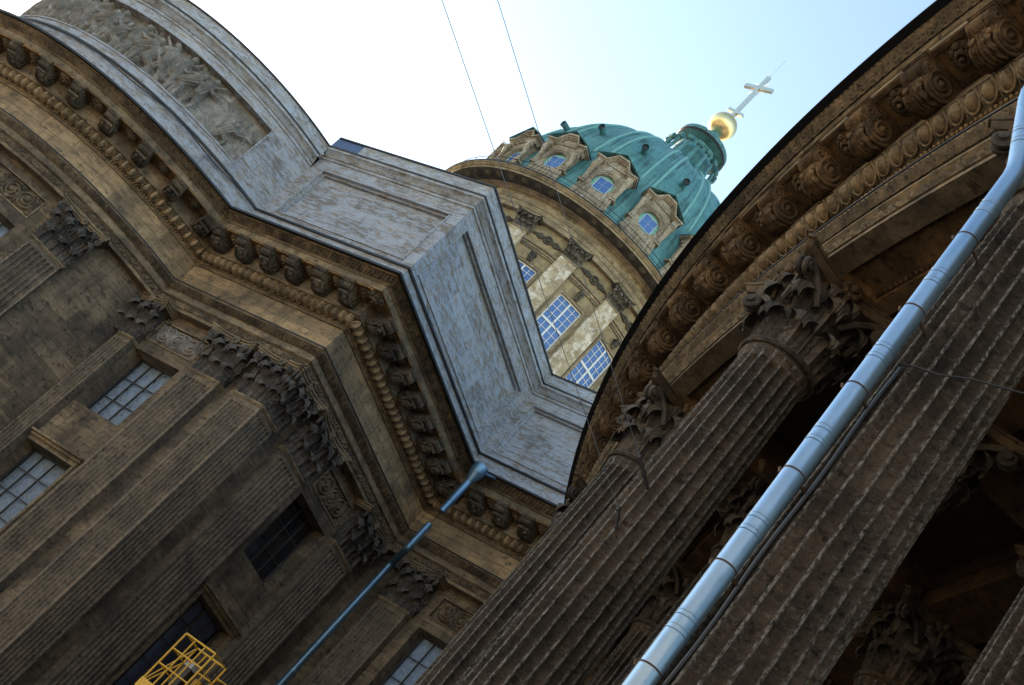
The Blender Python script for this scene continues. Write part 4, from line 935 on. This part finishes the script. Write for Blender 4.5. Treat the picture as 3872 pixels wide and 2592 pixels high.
# dormers: one of each part, copied round the ring
def dormer_meshes():
    st = MB(); n = 40; ring = [(cos(t), sin(t)) for t in np.linspace(0, 2 * pi, n + 1)[:-1]]
    # front wall with a round opening: strip between the circle and the outline
    ro = .70; w, zb, zt = 1.08, -2.1, 1.30; outl = []
    for c, s in ring:
        k = min([v for v in ((w / abs(c)) if abs(c) > 1e-6 else 9, (zt / s) if s > 1e-6 else 9, (zb / s) if s < -1e-6 else 9)]); outl.append((c * k, s * k))
    A = np.array([(c * ro, 0, s * ro) for c, s in ring]); B = np.array([(x, 0, z) for x, z in outl]); C = np.array([(c * ro, -.28, s * ro) for c, s in ring])
    st.grid(np.array([A, B]), wrap=True); st.grid(np.array([C, A]), wrap=True)
    st.box(-w, w, -.9, -.01, zb, zb + .6); st.box(-w, -w + .02, -.9, 0, zb, zt); st.box(w - .02, w, -.9, 0, zb, zt); st.box(-w, w, -.9, -.3, zt - .1, zt)
    for rr, th, y in ((.75, .045, .02), (.86, .05, .04), (.97, .03, .02)): st.tube([(rr * cos(t), y, rr * sin(t)) for t in np.linspace(-.15, pi + .15, 25)], th, 6)
    # spreading carved fan below the opening
    for k in range(9):
        t = pi + (k + .5) / 9 * pi; st.tube([(.74 * cos(t), .0, .74 * sin(t)), (1.0 * cos(t), .02, .62 + 1.3 * sin(t) * 1.15 - .45), (1.10 * cos(t) * 1.1, .06, -1.85 + .25 * abs(cos(t)))], [.04, .08, .10], 6)
    st.box(-1.2, 1.2, -.5, .2, zb - .02, zb + .14)
    # gabled hood in stepped mouldings over paired scroll brackets
    def hood(e, y1, z0, z1):
        prof = [(-1.38 - e, 1.28), (-.74, 1.30), (-.45, 1.98), (.45, 1.98), (.74, 1.30), (1.38 + e, 1.28)]
        top = [(-1.38 - e, 1.42), (-.02, 2.22), (.02, 2.22), (1.38 + e, 1.42)]
        return prof, top
    for e, y1, dz in ((-.10, .22, -.10), (-.03, .34, -.03), (.05, .46, .05)):
        for sx in (-1, 1):
            V = []; L = [(1.40 + e, 1.24 + dz), (.80, 1.24 + dz), (.80, 1.36 + dz), (1.40 + e, 1.36 + dz)]
            V = [(sx * x, y, z) for y in (-.7, y1) for x, z in L]; st.add(V, [(4, 5, 6, 7), (0, 1, 5, 4), (1, 2, 6, 5), (2, 3, 7, 6), (3, 0, 4, 7)])
            L = [(.80, 1.24 + dz), (.80, 1.40 + dz), (.36, 2.02 + dz), (.36, 1.88 + dz)]; V = [(sx * x, y, z) for y in (-.7, y1) for x, z in L]; st.add(V, [(4, 5, 6, 7), (0, 1, 5, 4), (1, 2, 6, 5), (2, 3, 7, 6), (3, 0, 4, 7)])
        st.box(-.36, .36, -.7, y1, 1.88 + dz, 2.02 + dz)
    st.add([(-1.38, .06, 1.3), (1.38, .06, 1.3), (1.3, .06, 1.45), (.36, .06, 2.0), (-.36, .06, 2.0), (-1.3, .06, 1.45)], [(0, 1, 2, 3, 4, 5)])
    for sx in (-1, 1):
        st.box(sx * 1.12 - .19, sx * 1.12 + .19, -.3, .30, .92, 1.2)
        st.tube(spiral((sx * 1.30, .26, .66), (0, 1, 0), (0, 0, 1), .20, 1.6, 22, .15, 1.2), .05, 6); st.tube(spiral((sx * .96, .26, .66), (0, 1, 0), (0, 0, 1), .20, 1.6, 22, .15, 1.2), .05, 6)
        st.tube([(sx * 1.13, .30, .86), (sx * 1.13, .28, .60), (sx * 1.13, .14, .2), (sx * 1.13, .10, -.35), (sx * 1.13, .14, -.6)], [.18, .2, .15, .12, .15], 8)
        st.box(sx * 1.13 - .2, sx * 1.13 + .2, -.3, .22, -.72, -.6)
    rf = MB()
    for sx in (-1, 1):
        V = [(sx * 1.50, .55, 1.42), (0, .55, 2.30), (0, -1.6, 2.30), (sx * 1.50, -1.3, 1.42)]; V += [(x, y, z + .06) for x, y, z in V]
        rf.add(V, [(0, 1, 2, 3), (4, 5, 6, 7), (0, 1, 5, 4), (3, 0, 4, 7), (2, 3, 7, 6)])
    ow = MB(); ow.lathe([(.005, 0), (.70, 0)], 32, T=lambda V: np.c_[V[:, 0], np.full(len(V), -.22), V[:, 1]])
    sq = MB(); sq.box(-.45, .45, -.215, -.19, -.45, .45); fr = MB()
    for x0, x1, z0, z1 in ((-.475, .475, .45, .475), (-.475, .475, -.475, -.45), (-.475, -.45, -.45, .45), (.45, .475, -.45, .45), (-.004, .004, -.45, .45), (-.45, .45, -.004, .004)): fr.box(x0, x1, -.218, -.18, z0, z1)
    return st.mesh("dormer", S_DORMER, True, 35), rf.mesh("roof", M_COPPER), ow.mesh("round_board", M_TEAL), sq.mesh("pane", M_SKYGL), fr.mesh("frame", M_ZINC2)
DST, DRF, DOW, DSQ, DFR = dormer_meshes()
DFR.materials.clear(); DFR.materials.append(M_WHITE)
for k in range(16):
    a = DA0 + k * STEP; do = D(place(DST, "dormer", dome, frame((AX[0] + 8.0 * cos(a), AX[1] + 8.0 * sin(a), 39.2), (cos(a), sin(a)), (.88, .75, .92))))
    for me in (DRF, DOW, DSQ, DFR): place(me, me.name, do, Matrix.Identity(4))
# walkway railing
m = MB()
for z, r in ((37.05, .014), (37.32, .018)): m.tube([(AX[0] + 9.22 * cos(t), AX[1] + 9.22 * sin(t), z) for t in np.linspace(-pi, pi, 129)], r, 5)
for k in range(32):
    t = k / 32 * 2 * pi; m.tube([(AX[0] + 9.22 * cos(t), AX[1] + 9.22 * sin(t), 36.8), (AX[0] + 9.22 * cos(t), AX[1] + 9.22 * sin(t), 37.32)], .015, 4)
D(m.obj("railing", M_IRON, dome))

# ================================================================== COLONNADE
CC = (31.712, 50.293); CRD = 54.297
colon = thing("colonnade", "dark curved colonnade entablature with carved cornice overhead on tall fluted columns", "colonnade", (-8, 14, GZ))
def CW(o): o.matrix_parent_inverse = Matrix.Translation((8, -14, -GZ)); return o
ca0, ca1 = rad(-112), rad(-162.2)
carc = Arc(CC, CRD, ca0, ca1); cpath = Path([carc]); SCo = lambda deg: (ca0 - rad(deg)) * CRD
CMOD = modillion(.50, .78, .60, S_COLBRK); CROS = rosette(.27, S_COLBRK)
entablature(cpath, colon, CW, brk=1, egg=.36)
cof = MB(); NM = int(round((ca0 - ca1) / rad(1.58)))
brackets(cpath, 0, 1.5, colon, CW, n=NM, MODm=CMOD, ROSm=CROS, frame_mb=cof); CW(cof.obj("coffer_rim", S_COLBRK, colon))
COLA = [-126.0, -132.38, -138.75, -145.12, -151.4, -153.45]
# panelled soffit of the architrave, ring beams and ceiling
m = MB(); cpath.sweep(m, [(-.33, Z0), (-.33, Z0 + .14), (-.95, Z0 + .14), (-.95, Z0)]); cpath.sweep(m, [(-.95, Z0), (-1.25, Z0), (-1.25, 14.0)])
for A_ in COLA: curved_bar(m, carc, SCo(A_) - .98, SCo(A_) + .98, Z0 + .003, Z0 + .143, -.951, -.329)
CW(m.obj("architrave_soffit", S_SOFFIT, colon))
m = MB(); bead_row(m, cpath, -.375, Z0 + .10, .045, .13); bead_row(m, cpath, -.905, Z0 + .10, .045, .13); CW(m.obj("bead_moulding", S_COLBRK, colon, True))
m = MB()
for o in (-3.3, -6.9, -10.5, -14.1): cpath.sweep(m, [(o + .62, 14.0), (o + .62, Z0 + .5), (o + .56, Z0 + .5), (o + .56, Z0), (o - .56, Z0), (o - .56, Z0 + .5), (o - .62, Z0 + .5), (o - .62, 14.0)])
for A_ in COLA:
    a = rad(A_); T = lambda V, F=frame((*CC, 0), (cos(a), sin(a))): np.array([F @ Vector(v) for v in V])
    for r1, r0 in ((CRD - 1.26, CRD - 2.68), (CRD - 3.93, CRD - 6.27), (CRD - 7.53, CRD - 9.87), (CRD - 11.13, CRD - 13.47)): m.box(-.56, .56, r0, r1, Z0 + .004, 13.98, T); m.box(-.62, .62, r0, r1, Z0 + .5, 13.97, T)
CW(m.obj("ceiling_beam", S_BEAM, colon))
m = MB(); cpath.sweep(m, [(-1.0, 14.0), (-16, 14.0)]); cpath.sweep(m, [(-.5, 14.1), (-.5, 16.9)]); CW(m.obj("ceiling", M_INNER, colon))  # upright sheet is added to stop light leaking in under the roof
m = MB(); cpath.sweep(m, [(-15.5, GZ), (-15.5, 14.0)]); CW(m.obj("added_dark_backdrop", M_INNER, colon))  # dark wall added behind the columns to keep the interior black
m = MB(); cpath.sweep(m, [(-.3, 16.9), (-8, 20.8), (-16, 17)]); CW(m.obj("roof", M_ROOF, colon))  # unseen ridge, raised to cut the sky light on the facing wall
m = MB(); cpath.sweep(m, [(1.9, GZ), (1.9, GZ + .17), (1.55, GZ + .17), (1.55, GZ + .34), (1.2, GZ + .34), (1.2, GZ + .5), (-16, GZ + .5)]); st = m.obj("stone_steps", M_STEP); st["kind"] = "structure"

# fluted columns: one built, the rest copied
CB = GZ + .5
def shaft_mesh():
    zb, zt = .75, NECK - CB - .12; nf = 20; m = MB(); zz = [zb, zb + .04, zb + .10, zb + .16]; top = zt - .18
    def rad_at(z): t = (z - zb) / (zt - zb); return .665 - .095 * t ** 1.8
    fr = .085; zz += list(np.linspace(zb + .9, top - fr - .02, 12)) + [top - fr + fr * s for s in (0, .4, .75, 1.0, 1.25)] + [top + .06, zt - .05, zt]
    G = []; Wn = []
    offs = (-1, -.95, -.6, 0, .6, .95, 1)
    for z in zz:
        R0 = rad_at(z); row = []; wr = []
        for k in range(nf):
            for q in offs:
                fw = 2 * pi / nf * .5 * .84; a = (k + q * .84 * .5) / nf * 2 * pi; x = q * fw * R0
                r = fw * R0; dz = max(0, z - (top - fr), (zb + .16 + fr) - z if z < zb + .2 else 0); dep = sqrt(max(0, r * r * .999 - x * x - (dz * r / fr) ** 2)) * 1.12
                rr = R0 - dep + (.035 if z > zt - .06 else 0) + (.03 if z < zb + .05 else 0); row.append((rr * cos(a), rr * sin(a), z)); wr.append(1.0 if abs(q) == 1 else (.15 if abs(q) == .95 else 0))
        G.append(row); Wn.append(wr)
    m.grid(np.array(G), W=np.array(Wn), wrap=True, flip=True); return m.mesh("shaft", S_COLUMN, True, 38, worn=True)
SHAFT = shaft_mesh(); CCAP, CABA = column_capital(.575, Z0 - NECK + .02)
m = MB(); m.lathe([(.57, -.13), (.60, -.12), (.605, -.08), (.645, -.075), (.675, -.03), (.66, .01), (.61, .03), (.55, .03)], 48); ASTR = m.mesh("astragal", S_COLUMN, True, 40)
m = MB(); m.box(-.95, .95, -.95, .95, 0, .22); m.lathe([(.93, .22), (.97, .30), (.93, .39), (.80, .41), (.76, .47), (.80, .52), (.86, .55), (.86, .62), (.80, .66), (.70, .68), (.68, .76)], 48); CBASE = m.mesh("base", S_COLUMN, True, 40)
GRP = "fluted columns of the curved colonnade"
def column(x, y, a, label, grp=None):
    c = thing("fluted_column", label, "column", (x, y, CB), grp or GRP, a); c["kind"] = "thing"
    for me, nm, z in ((SHAFT, "shaft", 0), (ASTR, "astragal", NECK - CB), (CCAP, "capital", NECK - CB), (CABA, "abacus", NECK - CB), (CBASE, "base", 0)): place(me, nm, c, Matrix.Translation((0, 0, z)))
    return c
labels = ["fluted column cut by the lower right corner of the photo", "nearest big fluted column standing right behind the thick silver drainpipe", "dark fluted column with netted leafy capital left of the thick drainpipe",
          "slimmer fluted column further back with wires hooked beside its ring", "column whose leafy capital peeps out behind the second column's shaft", "farthest leafy capital touching the pale attic's lower end"]
for A_, lb in zip(COLA, labels):
    a = rad(A_); column(CC[0] + (CRD - .60) * cos(a), CC[1] + (CRD - .60) * sin(a), a + pi / 2, lb)
for row, o in enumerate((-3.3, -6.9, -10.5)):
    for k, A_ in enumerate(COLA[:5]):
        a = rad(A_); column(CC[0] + (CRD + o) * cos(a), CC[1] + (CRD + o) * sin(a), a + pi / 2, "inner fluted column in deep shade behind the outer row of columns", "shaded inner columns of the colonnade")

# ================================================================== PIPES AND CABLES
px, py = -4.862, 9.886
dp = thing("drainpipe", "thick silver zinc drainpipe running up in front of the nearest fluted column", "drainpipe", (px, py, GZ))
def DP(o): o.matrix_parent_inverse = Matrix.Translation((-px, -py, -GZ)); return o
bend = [(px + .05, py + .02, GZ), (px, py, 5.0), (px - .045, py - .035, 11.36), (px - .055, py - .045, 11.52), (px - .085, py - .065, 11.64), (px - .385, py - .225, 12.56), (px - .41, py - .24, 12.68), (px - .415, py - .243, 12.85), (px - .415, py - .243, 16.6)]
m = MB(); m.tube(bend, .117, 24); DP(m.obj("pipe", M_ZINC, dp, True, 60))
def along(z):
    P = np.array(bend); return np.array([np.interp(z, P[:, 2], P[:, 0]), np.interp(z, P[:, 2], P[:, 1]), z])
for z in np.arange(.9, 12.9, 1.22):
    m = MB(); Q = []; R = []
    for dz, r in ((0, .123), (.05, .1205), (.16, .1225), (.21, .1205)):
        for e, rr in ((-.006, .1165), (0, r), (.012, r), (.018, .1165)): Q.append(along(z + dz + e)); R.append(rr)
    m.tube(Q, R, 24, cap=False); DP(m.obj("joint_ring", M_ZINC, dp, True, 30))
COL0 = np.array([CC[0] + (CRD - .6) * cos(rad(COLA[1])), CC[1] + (CRD - .6) * sin(rad(COLA[1]))])
for z in np.arange(.5, 11.2, 1.22):
    m = MB(); c = along(z); m.tube([c + (0, 0, -.009), c + (0, 0, .009)], .1215, 24, cap=False); n = COL0 - c[:2]; n = n / np.hypot(*n); t = np.array([-n[1], n[0]])
    e = np.array([*(c[:2] + n * .30), z - .02]); m.tube([c + (*(n * .12), 0), e], .018, 6); m.tube([c + (*(t * .125 - n * .05), -.03), c + (*(t * .16 - n * .06), .03)], .02, 6); pass
    DP(m.obj("bracket", M_RUST, dp))
n = COL0 - np.array([px, py]); n /= np.hypot(*n); t = np.array([-n[1], n[0]])
cs = np.array([px, py]) + n * .21 + t * -.04
m = MB(); m.tube([(cs[0] + .015 * sin(z * 3), cs[1] + .012 * cos(z * 2.3), z) for z in np.linspace(GZ, 8.45, 30)], .022, 6)
tag(m.obj("cable", M_CABLE), "black cable running straight down beside the thick silver drainpipe", "cable")
m = MB(); pt = np.array([(cs[0], cs[1], 8.45), (-4.75, 10.0, 8.42), (-4.55, 9.95, 8.42), (-4.30, 9.93, 8.40), (-4.0, 9.95, 8.5), (-3.55, 10.05, 8.62), (-2.9, 10.0, 9.1), (-.4, 7.3, 9.6)]); m.tube(pt, .012, 6)
tag(m.obj("cable", M_CABLE), "black cable sagging across the nearest fluted column to the right edge", "cable")

fp = thing("drainpipe", "broken blue grey drainpipe with funnel head hanging down the cathedral's inner corner", "drainpipe", (-24.75, 31.65, GZ))
def FP(o): o.matrix_parent_inverse = Matrix.Translation((24.75, -31.65, -GZ)); return o
fx, fy = -24.27, 31.12
m = MB(); m.lathe([(.10, 15.62), (.12, 15.72), (.25, 16.10), (.26, 16.13), (.26, 16.42), (.24, 16.42), (.1, 16.2)], 24, T=lambda V: V + np.array([fx, fy, 0])); m.tube([(fx + .2, fy + .1, 16.3), (fx + .5, fy + .3, 16.4)], .04, 6); m.tube([(fx - .2, fy + .1, 16.42), (fx - .55, fy + .3, 16.56)], .12, 8); FP(m.obj("funnel_head", M_ZINC2, fp, True, 35))
m = MB(); m.tube([(fx, fy, 14.85), (fx, fy, 15.7)], .132, 16); m.tube([(fx, fy, 14.36), (fx, fy, 14.87)], .12, 16); FP(m.obj("pipe", M_ZINC2, fp, True, 50)); m = MB(); m.tube([(fx, fy, 12.75), (fx, fy, 13.78)], .12, 16); FP(m.obj("pipe", M_ZINC2, fp, True, 50))
m = MB(); lx, ly = -25.35, 32.42; m.tube([(fx, fy, 12.88), (fx, fy, 12.72), (fx - .06, fy + .07, 12.66), (lx + .1, ly - .12, 12.62), (lx, ly, 12.5), (lx, ly, 12.3)], .122, 14); m.tube([(lx, ly, 12.4), (lx, ly, GZ)], .122, 16); FP(m.obj("lower_pipe", M_ZINC2, fp, True, 50))
m = MB(); m.tube([(fx - .02, fy, 13.76), (fx + .01, fy + .02, 14.38)], .012, 5); FP(m.obj("support_rod", M_IRON, fp))
for z in np.arange(1.0, 12.4, 1.15):
    m = MB(); m.tube([(lx, ly, z - .004), (lx, ly, z), (lx, ly, z + .03), (lx, ly, z + .034), (lx, ly, z + .126), (lx, ly, z + .13), (lx, ly, z + .16), (lx, ly, z + .164)], [.121, .130, .130, .123, .123, .130, .130, .121], 16, cap=False); FP(m.obj("joint_ring", M_ZINC2, fp, True, 30))
def sky_wire(p0, p1, sag, label):
    t = np.linspace(0, 1, 40)[:, None]; P = np.array(p0) * (1 - t) + np.array(p1) * t; P[:, 2] -= sag * 4 * (t * (1 - t))[:, 0]
    m = MB(); m.tube(P, .0062, 4); w = tag(m.obj("overhead_wire", M_WIRE), label, "wire", "thin wires over the courtyard")
    return w
w1 = sky_wire((-8.80, 14.20, 7.83), (-25.9, -24.0, 20.0), .0, "thin overhead wire, the left one of two crossing the sky")
w2 = sky_wire((-8.95, 14.0, 8.62), (-24.7, -24.0, 21.0), .0, "thin overhead wire, the right one of two crossing the sky")
for w, p in ((w1, (-8.80, 14.20, 7.83)), (w2, (-8.95, 14.0, 8.62))):
    m = MB(); p = np.array(p); q = np.array([-8.68, 14.28, p[2] - .26]); m.tube([p, p * .5 + q * .5, q], [.02, .035, .02], 6); m.tube([p + (0, 0, .04), p - (0, 0, .03)], .03, 6); m.obj("turnbuckle", M_IRON, w)
# loose cable on the apse ledge
m = MB(); P = []
for d in np.linspace(SP(-108), SP(-24), 60):
    q = apse.at(np.array(d), np.array(.48 + .03 * sin(d * 2.1))); P.append((q[0], q[1], 17.55 + .05 * sin(d * 1.7)))
m.tube(P, .022, 5); tag(m.obj("cable", M_CABLE), "black cable clipped along the ledge under the curved figure relief", "cable")

# ================================================================== AERIAL LIFT
lift = thing("aerial_lift", "yellow aerial work platform basket raised in front of the dark lower window", "lift", (-17.1, 19.5, GZ))
def LW(o): o.matrix_parent_inverse = Matrix.Translation((17.1, -19.5, -GZ)); return o
x0, x1, y0, y1, z0, z1 = -17.52, -16.64, 19.22, 19.74, 2.86, 4.16
m = MB(); r = .021
for x in (x0, x1):
    for y in (y0, y1): m.tube([(x, y, z0), (x, y, z1)], r, 6)
for z in (z1, z1 - .36, z1 - .72): m.tube([(x0, y0, z), (x1, y0, z), (x1, y1, z), (x0, y1, z), (x0, y0, z)], r if z == z1 else r * .8, 6)
for q in (1 / 3, 2 / 3): m.tube([(x0 + (x1 - x0) * q, y0, z0), (x0 + (x1 - x0) * q, y0, z1)], r * .8, 6); m.tube([(x0 + (x1 - x0) * q, y1, z0), (x0 + (x1 - x0) * q, y1, z1)], r * .8, 6)
for x in (x0, x1): m.tube([(x, y0, z0), (x, y1, z1 - .36)], r * .7, 5)
m.tube([(x0, y0, z0 + .1), (x0, y1, z1)], r * .7, 5)
LW(m.obj("guard_rail", M_YELLOW, lift, True, 50))
m = MB(); m.box(x0 - .02, x1 + .02, y0 - .03, y0 - .022, z0, z0 + .2); m.box(x0 - .02, x0 - .012, y0 - .022, y1, z0, z0 + .2); m.box(x1 + .012, x1 + .02, y0 - .022, y1, z0, z0 + .2); m.box(x0, x1, y0 - .02, y1, z0 - .03, z0); LW(m.obj("platform_floor", M_YELLOW, lift))
m = MB(); m.box(-17.20, -17.0, 19.42, 19.58, 3.72, 3.86); cb = LW(m.obj("control_box", M_GREYBOX, lift))
m = MB(); m.box(-17.21, -16.99, 19.44, 19.6, 3.28, 3.715); s = m.obj("box_cover", M_DARKBOX, cb); s.matrix_parent_inverse = Matrix.Identity(4)
m = MB(); m.tube([(-17.13, 19.41, 3.82), (-17.13, 19.38, 3.82)], .03, 8); s = m.obj("stop_button", M_RED, cb); s.matrix_parent_inverse = Matrix.Identity(4)
m = MB(); m.box(-17.06, -16.9, 19.78, 19.92, .4, 3.7); m.tube([(x1, y1, 3.9), (-16.45, 19.85, 3.95), (-16.4, 19.9, 3.0), (-16.9, 19.85, 1.0)], .04, 6); m.tube([(-16.42, 19.88, 3.95), (-16.95, 19.85, 2.4)], .03, 6); m.tube([(-16.42, 19.88, 3.6), (-16.62, 19.76, 2.9)], .03, 6); LW(m.obj("mast", M_YELLOW, lift, True, 50))
m = MB(); m.box(-17.6, -16.4, 19.3, 21.2, GZ + .3, GZ + 1.1); 
LW(m.obj("chassis", M_YELLOW, lift))
for sx in (-17.65, -16.35):
    for yy in (19.6, 20.9):
        m = MB(); m.tube([(sx - .1, yy, GZ + .3), (sx + .1, yy, GZ + .3)], .3, 16); LW(m.obj("wheel", M_DARKBOX, lift, True, 40))
